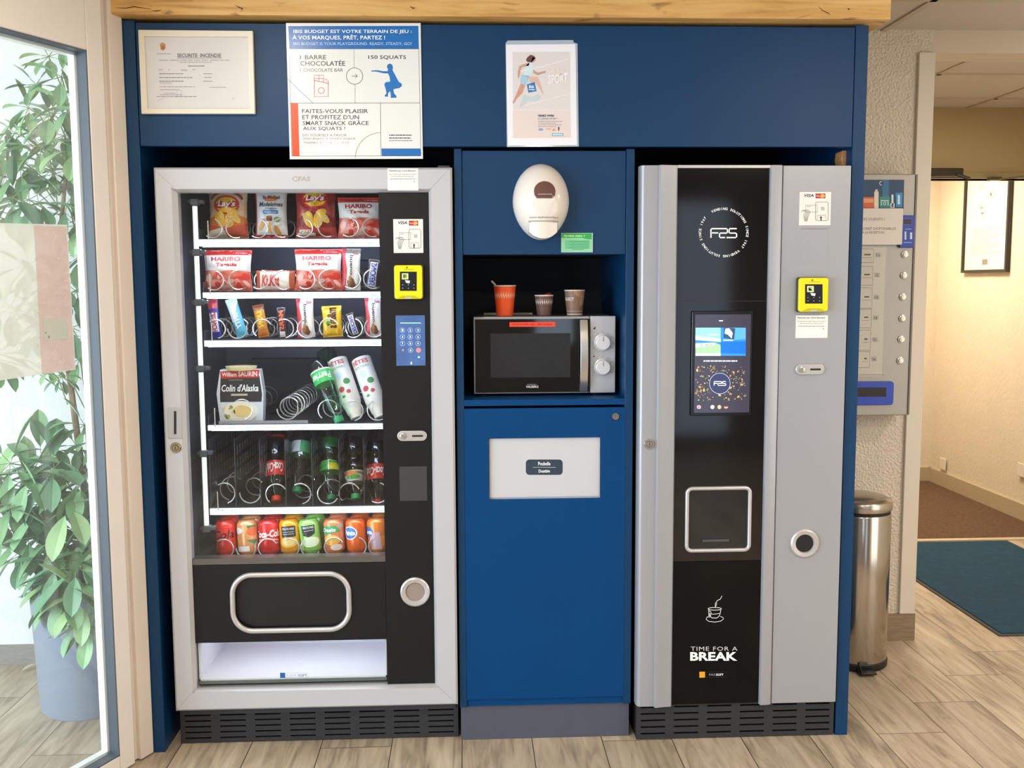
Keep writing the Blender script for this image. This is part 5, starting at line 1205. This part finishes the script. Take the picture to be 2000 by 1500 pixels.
tag(MB().box(PY(945, 612, .3).x, PY(1040, 612, .3).x, .30, .38, mz1, mz1 + .006).build('paper_sheet', None, mat('#CFC3B4', .7)), 'folded pale paper lying behind the cups on the microwave', 'paper')

# ================================================================== HAND GEL DISPENSER
hd = thing('gel_dispenser', 'white egg-shaped hand gel dispenser above the microwave niche', 'dispenser', tuple(PY(1058, 392, YC)))
YH = YC + .004
a, b, c, d = RY(1002.5, 317, 1114, 468, YH - .04); cx_, cz_ = (a + b) / 2, (c + d) / 2; RX, RZ = (b - a) / 2, (d - c) / 2
PLW = mat('#E8DFD6', .22, coat=.3)
def egg(u, v):   # u angle, v 0 centre .. 1 rim
    k = 1.0 - .10 * max(0, -math.sin(u)) * abs(math.sin(u)) ** .5
    x = RX * v * math.cos(u) * k; z = RZ * v * math.sin(u)
    y = YH - .085 * (max(0, 1 - v ** 2.6)) ** .6 * (1 - .12 * v * math.sin(u))
    return x, y, z
mb = MB(); nu, nv = 48, 14; mb.v.append((cx_, egg(0, 0)[1], cz_))
for j in range(1, nv + 1):
    for i in range(nu):
        x, y, z = egg(2 * PI * i / nu, math.sin(PI / 2 * j / nv)); mb.v.append((cx_ + x, y, cz_ + z))
for i in range(nu): mb.face([0, 1 + i, 1 + (i + 1) % nu])
for j in range(nv - 1):
    for i in range(nu):
        i2 = (i + 1) % nu; mb.face([1 + j * nu + i, 1 + (j + 1) * nu + i, 1 + (j + 1) * nu + i2, 1 + j * nu + i2])
mb.face([1 + (nv - 1) * nu + i for i in range(nu)])
mb.build('cover', hd, PLW)
def eggmap(x, y, h):
    v = PY(x, y, YH - .07); xx, zz = v.x - cx_, v.z - cz_
    vv = min(.97, math.hypot(xx / RX, zz / RZ)); u = math.atan2(zz / RZ, xx / RX)
    return Vector((v.x, egg(u, vv)[1] - h, v.z))
P = Print(eggmap, .15, cell=4, eps=.0012, lift=.0004)
P.poly([(1064 - 21 + 0, 381)] + [(1063.5 + 21 * math.cos(math.radians(t)), 374 - 20 * math.sin(math.radians(t))) for t in range(195, -16, -10)] + [(1084, 381), (1079, 388), (1048, 388)], '#6A4A42')
P.build('level_window', hd)
P = Print(eggmap, .3, cell=4, eps=.0004, lift=.0008); P.text('lotion hydroalcoolique', 1034, 423, 1091, 427.5, '#6A6460').stroke([(1032, 432), (1091, 432)], .9, '#5A5450').stroke([(1034, 432), (1034, 456)], .6, '#8A847E').stroke([(1090, 432), (1090, 454)], .6, '#8A847E')
P.at(3).tiny(1050, 1078, 380, 1.6, '#B8A8A0'); P.build('print', hd)
a, b, c, d = RY(1034, 434, 1089, 466, YH - .07)
mb = MB(); n = 14
for i in range(n + 1):
    u = i / n; x = a + (b - a) * u; dpt = .012 * math.sin(PI * u)
    zlow = c + .020 * (abs(2 * u - 1)) ** 2.2
    mb.v += [(x, YH - .066 - dpt, d - .001), (x, YH - .060 - dpt, zlow), (x, YH - .03, zlow), (x, YH - .03, d - .001)]
for i in range(n):
    for k in range(4): mb.face([4 * i + k, 4 * i + 4 + k, 4 * i + 4 + (k + 1) % 4, 4 * i + (k + 1) % 4])
mb.face([0, 1, 2, 3]); mb.face([4 * n + 3, 4 * n + 2, 4 * n + 1, 4 * n]); mb.build('push_lever', hd, PLW, bevel=.001)
# green card
gc = thing('notice_card', 'small green card stuck below the white gel dispenser', 'card', tuple(PY(1127, 474, YC)))
a, b, c, d = RY(1096, 455, 1158, 493, YC - .001); MB().box(a, b, YC - .001, YC + .0035, c, d).build('sleeve', gc, mat('#9FBFC0', .2))
P = Print(pmap(YC - .001), .35); P.rect(1096.5, 456, 1155.5, 491.5, '#8FD0A0').up().poly([(1096.5, 456), (1155.5, 456), (1155.5, 467.5), (1146, 467), (1136, 464.5), (1096.5, 464.5)], '#2FA84A').rect(1104, 469, 1150, 486, '#6CC08E').up()
P.text('Hygiène mains +', 1101, 458.5, 1143, 463.5, '#C9F0B0', .03, .2)
for k in range(5): P.tiny(1112 + 4 * (k % 2), 1152, 471.5 + 3.2 * k, .9, '#3F8A5E', k)
P.tiny(1117, 1140, 487.3, .9, '#2F6A44'); P.build('print', gc)

# ================================================================== SIGNS ON THE HEADER
# framed certificate
fc = thing('framed_certificate', 'cream-framed fire safety certificate on the blue header panel', 'picture frame', tuple(PY(384, 140, 0)))
def fpt(x, y, Y): v = PY(x, y, Y); return (v.x, v.z)
o_ = [(269.5, 58), (493.5, 60), (498, 222), (276, 222)]; i_ = [(281, 71), (484, 72), (488, 212), (288, 212)]
YFm = -.016
O = [fpt(*p, YFm) for p in o_]; I = [fpt(*p, YFm) for p in i_]
MB().prism(O, YFm, -.0003, hole=I).build('frame', fc, mat('#E2D8C6', .35), smooth=False, bevel=.0015)
MB().prism([((p[0] + q[0]) / 2, (p[1] + q[1]) / 2) for p, q in zip(O, I)], YFm + .006, -.001).build('sheet', fc, mat('#E6E0DC', .25), smooth=False)
P = Print(pmap(YFm + .006), .3)
P.poly([(312, 86), (317, 83), (323, 86), (323.5, 94), (319, 99), (314, 97)], '#D08A3C').up(.5).rect(315, 89, 321, 96, '#B0602A').tiny(306, 334, 105, 1.2, '#7FA0A8')
P.text('SECURITE  INCENDIE', 346, 104.5, 432, 112, '#5A5658', .02).rect(346, 113, 433, 113.8, '#7A7678')
def tl(x0, x1, y, c='#8E888A', h=1.0, s=0): P.tiny(x0, x1, y, h, c, s)
tl(310, 450, 117.5); tl(350, 414, 121.5); tl(367, 400, 129, '#4E4A4C', 1.4)
for (x0, x1, y) in ((310, 318, 136), (329, 331, 136), (353, 366, 137), (376, 381, 136)): tl(x0, x1, y, '#6E686A')
for (x0, x1, y, u, v) in ((311, 359, 144, 397, 415), (311, 376, 151.5, 399, 413), (311, 358, 158.5, 397, 415)): tl(x0, x1, y, '#6E686A', 1.3); tl(u, v, y, '#7E787A', 1.1)
tl(312, 336, 162); tl(312, 381, 169.5); tl(409, 443, 170.5); tl(313, 350, 175.5); tl(320, 343, 182); tl(313, 356, 185); tl(306, 384, 188.5, '#6E686A'); tl(453, 458, 192.5)
P.arc(348, 182, 7, 7, -80, 120, .4, '#9A9294'); P.stroke([(307, 198), (314, 194), (322, 191)], .5, '#A9A2A4'); P.stroke([(346, 176), (345, 190)], .4, '#9A9294')
P.build('print', fc)
MB().prism(I, YFm + .0035, YFm + .0045).build('glazing', fc, glass('pic_glass', (.98, .98, .98), 1.2))
# big white sign
bs = thing('squats_sign', 'large white and blue sign with squatting figure hung over the header', 'sign', tuple(PY(692, 178, -.004)))
YS1 = -.0045
q = [(558.5, 45), (821.5, 45), (826, 310), (566, 311)]
MB().prism([fpt(*p, YS1) for p in q], YS1, -.0008).build('board', bs, mat('#E4E3E0', .22, coat=.2), smooth=False)
LS, LD, LB, LR = '#2A2D36', '#585C66', '#1769B4', '#E2461E'
P = Print(pmap(YS1), .25)
P.poly([(563, 51), (817, 50.5), (818, 95), (565, 95)], LB).up()
P.text('IBIS BUDGET EST VOTRE TERRAIN DE JEU :', 573, 58, 804, 66.5, '#F4F8FC', .012).text('À VOS MARQUES, PRÊT, PARTEZ !', 571, 67.5, 752, 78.5, '#F4F8FC', .012).text('IBIS BUDGET IS YOUR PLAYGROUND. READY, STEADY, GO!', 573, 82.5, 804, 89, '#BFD8EE', .0)
P.at(1); P.stroke([(565, 95.5), (818, 95.5)], .7, LS); P.stroke([(565, 95), (570, 305)], .6, LS); P.stroke([(818, 95), (822, 304)], .6, LS); P.stroke([(566, 201.5), (820, 201)], .8, LS); P.stroke([(570, 305), (822, 304.5)], .7, LS); P.stroke([(743, 201), (744, 304)], .7, LS)
P.text('1 BARRE', 586, 107.5, 637, 116, LS, .008).text('CHOCOLATÉE', 586.5, 117, 674, 128.5, LS, .008).text('1 CHOCOLATE BAR', 586.5, 133.5, 670, 140, LD, -.002).text('150 SQUATS', 719.5, 108, 793, 116.5, LS, .008)
for k in range(10): P.stroke([(691.4 + k * .05, 97 + k * 3.6), (691.4, 99 + k * 3.6)], .8, LS)
for k in range(11): P.stroke([(693.4 + k * .05, 165 + k * 3.4), (693.5, 167 + k * 3.4)], .8, LS)
P.circ(692.5, 148.5, 16, .9, LS); P.stroke([(687, 148.5), (698, 148.5)], .9, LS); P.stroke([(694, 144.5), (698, 148.5), (694, 152.5)], .9, LS)
C_ = '#C8402C'
P.stroke([(614, 157), (614, 189), (641, 188.5), (641, 158), (638, 158), (638, 155), (632, 155), (632, 147), (613.5, 147), (614, 157)], 1.1, C_); P.stroke([(614, 157), (641, 163)], 1.1, C_); P.stroke([(623, 147), (623, 159)], .9, C_); P.stroke([(614, 153), (632, 153.5)], .9, C_); P.stroke([(632, 155), (631.5, 161)], .9, C_); P.circ(627.5, 177, 5.8, 1.0, C_)
P.stroke([(561, 153), (585, 177), (611, 201)], .9, '#4A86B8')
# squatting figure (one cut-out shape)
P.poly([(757, 126), (762, 124), (766, 126.5), (767.5, 132), (766.5, 137), (771, 145), (775, 153), (779, 160), (784, 163), (785, 168), (780, 172), (771, 173.5), (768, 175), (770, 183), (774, 187), (774.5, 191), (763, 191), (763.5, 187), (762, 178), (758, 182), (757.5, 189), (751, 188.5), (752, 185.5), (755, 182), (753, 173), (750.5, 165), (753, 160.5), (762, 159.5), (761, 150), (758, 143.5), (748, 143), (736, 140), (724, 139.5), (727, 137.5), (737, 137), (748, 139), (757, 139), (758, 135), (755.5, 131)], '#1C6FB8')
P.poly([(568, 202), (582, 202), (585, 305), (571, 305)], '#E8491C')
P.text('FAITES-VOUS PLAISIR', 590, 213, 719, 221, LS, .006).text("ET PROFITEZ D'UN", 590.5, 224.5, 701, 233, LS, .006).text('SMART SNACK GRÂCE', 591, 234.5, 720, 244.5, LS, .006).text('AUX SQUATS !', 591.5, 247.5, 674, 255.5, LS, .006)
P.text('DO YOURSELF A FAVOR', 591, 261.5, 677, 266.5, LD, -.004).text('AND ENJOY A SMART SNACK', 591.5, 269, 695, 274, LD, -.004).text('THANKS TO THE SQUATS!', 592, 276.5, 682, 281.5, LD, -.004)
P.arc(744, 309, 50, 50, 180, 270, .9, '#A85A52')
P.tiny(760, 804, 264, 1.8, LS, 1); P.tiny(760, 802, 269.5, 1.8, LS, 2); P.tiny(760, 806, 274.5, 1.2, LD, 3); P.poly([(745, 290), (821, 290), (822, 304), (745.5, 304.5)], LB)
P.build('print', bs)
# small poster in a plastic sleeve
sl = thing('sport_poster', 'white poster with a running woman in a clear plastic sleeve on the header', 'poster', tuple(PY(1060, 185, 0)))
YP2 = -.003
MB().prism([fpt(*p, YP2) for p in [(987.5, 84), (991.5, 79), (1119.5, 78), (1120.5, 83), (1128, 85), (1130.5, 286), (990, 287)]], YP2 + .001, -.0003).build('sleeve', sl, mat('#A9B4C4', .15, coat=.3), smooth=False)
MB().prism([fpt(*p, YP2) for p in [(988, 87), (1124, 86), (1127, 283), (992, 284)]], YP2, YP2 + .001).build('sheet', sl, mat('#EDEAF0', .3), smooth=False)
P = Print(pmap(YP2), .35)
P.poly([(1001, 102), (1113, 101), (1114, 215), (1002, 215)], '#DCD5D4').poly([(1001.5, 216), (1114, 216), (1115, 269), (1002, 270)], '#E2D2CC').up()
sk = '#C99A86'
P.poly([(1030, 112), (1036, 107), (1043, 109), (1046, 113), (1043, 119), (1038, 122), (1030, 121), (1027, 117)], '#6A4640').poly([(1040, 112), (1046, 113), (1046.5, 118), (1042, 121.5), (1037, 122)], sk)
P.poly([(1033, 122), (1040, 122), (1042, 134), (1038, 148), (1030, 152), (1022, 146), (1024, 132)], '#CFE0E6').poly([(1026, 124), (1034, 123), (1033, 128), (1020, 131), (1017, 137), (1014, 152), (1012, 153), (1011, 142), (1014, 129)], sk).poly([(1041, 136), (1050, 142), (1066, 138), (1066, 142), (1050, 147), (1042, 143)], sk)
P.poly([(1018, 146), (1034, 148), (1032, 158), (1026, 165), (1016, 162)], '#A4C8DC').poly([(1017, 163), (1026, 166), (1020, 182), (1010, 192), (1003, 203), (1001, 200), (1007, 187)], sk).poly([(1034, 150), (1050, 150), (1054, 160), (1062, 184), (1059, 182), (1048, 164), (1034, 160)], '#D9B4A6')
P.up(.5).poly([(1029, 165), (1044, 160), (1048, 178), (1032, 181)], '#2A7AB4').up(.5).text('ibis', 1033, 166, 1043, 172, '#F0F4F8', .03).text('budget', 1033, 173, 1045, 177, '#F0F4F8', .02)
P.poly([(1023, 184), (1036, 190), (1052, 184), (1056, 188), (1046, 198), (1030, 196), (1020, 206), (1014, 210), (1020, 194)], '#C4D0D4')
P.stroke([(1016, 139), (1060, 130), (1110, 115)], 1.2, '#F4F2F2').stroke([(1025, 206), (1070, 194), (1114, 183)], 1.2, '#F0ECEA')
P.text('AU', 1070, 133, 1104, 146, '#EAD9D6', .02, .2).text('SPORT', 1070, 144, 1110, 163, '#F2EDEE', .03, .2, rot=-.12)
P.text('VENEZ VIVRE', 1050.5, 224, 1082, 228, '#3E3E48', .03).text("LE GRAND SPORT !", 1050.5, 230, 1090, 233.5, '#6A90B8', 0); 
for k in range(4): P.tiny(1051, 1098 - 12 * (k % 2), 237 + 3.4 * k, .9, '#8E8A92', k)
P.ell(1056, 253, 5, 2.4, '#8FA6C8').rect(1066, 251, 1076, 253, '#E0A878').poly([(1077, 255), (1082, 251), (1087, 255)], '#E09A58').poly([(1090, 248), (1092, 247), (1093, 251), (1091, 257), (1090, 253)], '#4A5A66').rect(1078, 260.5, 1100, 265.5, '#3A90C0').up(.5).rect(1079, 261.5, 1099, 264.5, '#BFE4F2')
P.build('print', sl)

# ================================================================== WALL DISPENSER, BIN, MAT
YW = 0.72
hs = thing('hygiene_dispenser', 'grey metal wall dispenser with six round buttons on the side wall', 'dispenser', (1.47, 0.76, .95))
da, db_, dz0, dz1 = RY(1690, 340, 1785, 811, YW); da = 1.235
HG = mat('#9A958E', .38, .6, var=.05, vscale=3)
MB().box(da, db_, YW, 0.832, dz0, dz1).build('casing', hs, HG, bevel=.003)
MB().box(db_ - .010, db_ - .004, YW - .004, YW, dz0 + .004, dz1 - .004).build('side_trim', hs, mat('#6A665F', .4, .6))
MB().box(da, PY(1727, 580, YW).x, YW - .002, YW, PY(1700, 735, YW).z, PY(1700, 480, YW).z).build('price_panel', hs, mat('#B9B4A9', .45, .3))
P = Print(pmap(YW - .002), .4, eps=.0006)
P.poly([(1640, 351), (1766, 351), (1765, 408), (1640, 408)], '#123E66').up()
P.rect(1723, 351, 1736, 400, '#2A6A9A').circ(1721.5, 358, 3.5, 1.1, '#E4ECF4').rect(1660, 385, 1708, 408, '#D8603A').up().rect(1686, 388, 1706, 396, '#E8A070').rect(1707.5, 374, 1716, 407, '#E9DCCC').rect(1709.5, 370, 1714, 375, '#E9DCCC').rect(1718, 384, 1738, 406, '#2F8A8A').rect(1741, 380, 1745, 405, '#D9E4EC').rect(1739, 397, 1747, 406, '#EAF0F4').poly([(1749, 377), (1763, 376), (1762, 404), (1750, 405)], '#2A8AC8').up().rect(1753, 381, 1758, 399, '#BFE0F0').tiny(1720, 1736, 392, 2, '#CFE8E4').text('S O S', 1720, 394, 1736, 401, '#D4ECEC', .02)
P.build('product_picture', hs)
P = Print(pmap(YW - .002), .5, eps=.0006)
for k, (y0_, y1_) in enumerate(((486, 513), (520, 557), (562, 602), (604, 640), (645, 684), (687, 718))):
    xr = 1706.5 - k * 1.5; P.rect(1650, y0_, xr, y1_, '#C6C2B6').up(.5).stroke([(1650, y0_), (xr, y0_), (xr - .5, y1_), (1650, y1_)], .7, '#5E5A52').up(.5)
    P.rect(1688, (y0_ + y1_) / 2 - 3.5, xr - 6, (y0_ + y1_) / 2 - 1, '#4A4640').tiny(1684, xr - 4, (y0_ + y1_) / 2 + 4, .8, '#8A867C', k)
    P.frame(xr + 4, (y0_ + y1_) / 2 - 5, xr + 13, (y0_ + y1_) / 2 + 2, .6, '#5E5A52').text('%d' % (11 + k), xr + 6, (y0_ + y1_) / 2 - 3.5, xr + 11, (y0_ + y1_) / 2 + 1, '#4A4640', .02).at(1)
P.stroke([(1650, 732), (1726, 732)], .7, '#5E5A52'); P.build('price_labels', hs)
for px, py in ((1767, 497), (1765, 538), (1763, 580), (1762, 622), (1760, 663), (1758, 704.5)):
    c = PY(px, py, YW); MB().lathe([(.0145, 0), (.0145, -.004), (.0105, -.006), (.0095, -.006), (.009, -.010), (0, -.0105)], c, 'y', 28).build('button', hs, mat('#C9C4B8', .3, .7))
a, b, c, d = RY(1755, 421, 1783, 484, YW); cu_ = MB().prism(rr(a, b, c, d, .005, 4), YW - .014, YW).build('coin_unit', hs, mat('#1F3FA8', .35), bevel=.002)
P = Print(pmap(YW - .014), .3); P.rect(1765, 428, 1780, 438, '#2A1018').frame(1764, 427, 1781, 439, .8, '#5A7AD0').rect(1767, 452, 1770, 468, '#D4DCE8').rect(1777.5, 454, 1781.5, 467, '#D4DCE8').rect(1768, 447, 1780, 448, '#BFCBEA').rect(1765, 473, 1781, 474, '#BFCBEA'); P.build('coin_marks', cu_)
a, b, c, d = RY(1640, 745, 1743, 791, YW); a = 1.30; tr_ = MB().prism(rr(a, b, c, d, .012, 5), YW - .012, YW).build('delivery_tray', hs, mat('#1A3EB4', .35), bevel=.002)
P = Print(pmap(YW - .012), .5); P.rect(1640, 757, 1731, 775, '#140E10'); P.build('tray_opening', tr_)
a, b, c, d = RY(1640, 407, 1763.5, 478, YW - .02); a = 1.27
nt_ = thing('paper_notice', 'white paper notice taped over the front of the grey wall dispenser', 'notice', ((a + b) / 2, YW - .02, c))
MB().prism(rr(a, b, c, d, .004, 3), YW - .0175, YW - .0160).build('sheet', nt_, mat('#E2DCD4', .7), bevel=0)
P = Print(pmap(YW - .0176), .6); P.text('CHERS CLIENTS !', 1672, 425.5, 1728, 430.5, '#7E7A76').text('LES PRODUITS SONT DISPONIBLES', 1632, 444, 1750, 449, '#7E7A76').text('A LA RECEPTION', 1684, 451.5, 1727, 456.5, '#7E7A76'); P.build('print', nt_)
# pedal bin
bn = thing('pedal_bin', 'tall chrome pedal bin standing beside the blue cabinet end panel', 'bin', (1.494, .615, 0))
bc = (1.494, .615, 0); CB = mat('#B7AFA6', .16, 1.0, bump=.03, bscale=12)
MB().lathe([(.114, .03), (.115, .035), (.1165, .592), (.114, .598), (.0, .598)], bc, seg=64).build('bin_body', bn, CB)
MB().lathe([(.112, .598), (.1125, .612), (0, .612)], bc, seg=48).build('lid_gap_ring', bn, mat('#141414', .5))
MB().lathe([(.1185, .612), (.1195, .615), (.1195, .643), (.116, .648), (.09, .660), (.05, .668), (0, .671)], bc, seg=64).build('lid', bn, mat('#BDB5AB', .22, 1.0))
MB().lathe([(.116, .004), (.1185, .008), (.1185, .028), (.114, .032), (0, .032)], bc, seg=48).build('base_ring', bn, mat('#161616', .5))
MB().box(1.455, 1.515, .455, .51, .008, .016).tube([(1.462, .46, .012), (1.462, .50, .034)], .004, 6).build('pedal', bn, mat('#1A1A1A', .4), bevel=.002)
# floor mat
MT = mat('#0B3F58', .95, var=.22, vscale=25, bump=.7, bscale=350)
fm = thing('floor_mat', 'large dark teal entrance mat on the plank floor before the corridor', 'mat', (2.65, 1.55, 0))
MB().box(2.215, 3.03, .865, 2.30, .002, .008).build('pile', fm, MT)
MB().box(2.195, 3.05, .845, 2.32, 0, .0045).build('rubber_edge', fm, mat('#3A3A3A', .7))

# ================================================================== CORRIDOR THINGS
XW = 3.408
def PX(px, py, X): return PA(px, py, 0, X)
cp_ = thing('framed_notice', 'tall black-framed notice hanging on the cream corridor wall', 'picture frame', tuple(PX(1930, 440, XW)))
y0_, y1_ = PX(1972, 532, XW).y, PX(1884, 532, XW).y; z0_ = PX(1930, 532, XW).z; z1_ = z0_ + .72
mb = MB(); f_ = .018
mb.box(XW - .028, XW, y0_, y0_ + f_, z0_, z1_).box(XW - .028, XW, y1_ - f_, y1_, z0_, z1_).box(XW - .028, XW, y0_ + f_, y1_ - f_, z0_, z0_ + f_).box(XW - .028, XW, y0_ + f_, y1_ - f_, z1_ - f_, z1_)
mb.build('frame', cp_, mat('#2A2624', .4))
MB().box(XW - .012, XW - .001, y0_ + .002, y1_ - .002, z0_ + .002, z1_ - .002).build('sheet', cp_, mat('#EAE2D2', .5))
P = Print(lambda x, y, h: Vector((XW - .012 - h, y1_ - (y1_ - y0_) * x, z1_ - (z1_ - z0_) * y)), .5, eps=.001)
for k in range(14): P.tiny(.18 + .02 * (k % 3), .9 - .1 * (k % 4), .60 + k * .018, .005, '#B8AFA0', k)
P.rect(.44, .88, .56, .93, '#8A8478'); q2 = random.Random(8)
for k in range(7): P.ell(q2.uniform(.3, .8), q2.uniform(.12, .5), .06, .03, '#D4CCBC', 12)
P.build('print', cp_)
for (px, py) in ((1845, 906), (1999, 918)):
    c = PX(px, py, XW + .001)
    t = thing('wall_socket', 'white wall socket low on the cream corridor wall, ' + ('below the framed notice' if px < 1900 else 'at the right picture edge'), 'socket', tuple(c))
    MB().box(XW - .008, XW + .001, c.y - .042, c.y + .042, c.z - .042, c.z + .042).build('plate', t, mat('#E6DCCB', .4), bevel=.003)
    MB().lathe([(.021, 0), (.021, .001), (0, .001)], (0, 0, 0), seg=20).build('insert', t, mat('#C9BFAE', .4), off=(0, 0, 0)).rotation_euler = (0, -PI / 2, 0)
    t.children[-1].location = (-.0092, 0, 0)
c0 = PY(1806, 330, 2.46); c1 = PY(1868, 336, 2.46)
dc = thing('door_closer', 'dark metal door closer under the corridor lintel', 'door closer', tuple(c0))
mb = MB().box(c0.x - .02, c1.x + .02, 2.415, 2.468, 2.052, 2.096); mb.build('closer_body', dc, mat('#3C3628', .4, .4), bevel=.006)
ca_ = PY(1880, 340, 2.44); cb_ = PY(1850, 333, 2.44)
MB().tube([(c1.x - .02, 2.41, 2.06), (ca_.x + .02, 2.40, 2.035)], .010, 8).build('closer_arm', dc, mat('#4A4232', .4, .4))
w0 = PY(1948, 349, 2.40); w1 = PY(2010, 343, 2.30)
dh = thing('door_stay', 'thin metal stay rod hanging under the corridor lintel at the right edge', 'rod', tuple(w0))
MB().tube([(w0.x, 2.45, 2.045), (w0.x, 2.44, w0.z), (w0.x + .03, 2.40, w0.z - .002), (w1.x, 2.30, w1.z)], .005, 8).build('rod', dh, mat('#8A8068', .35, .6))
MB().box(w0.x - .03, w0.x + .03, 2.41, 2.46, w0.z - .006, 2.048).build('stay_bracket', dh, mat('#4A4436', .4))
bpy.context.view_layer.update()
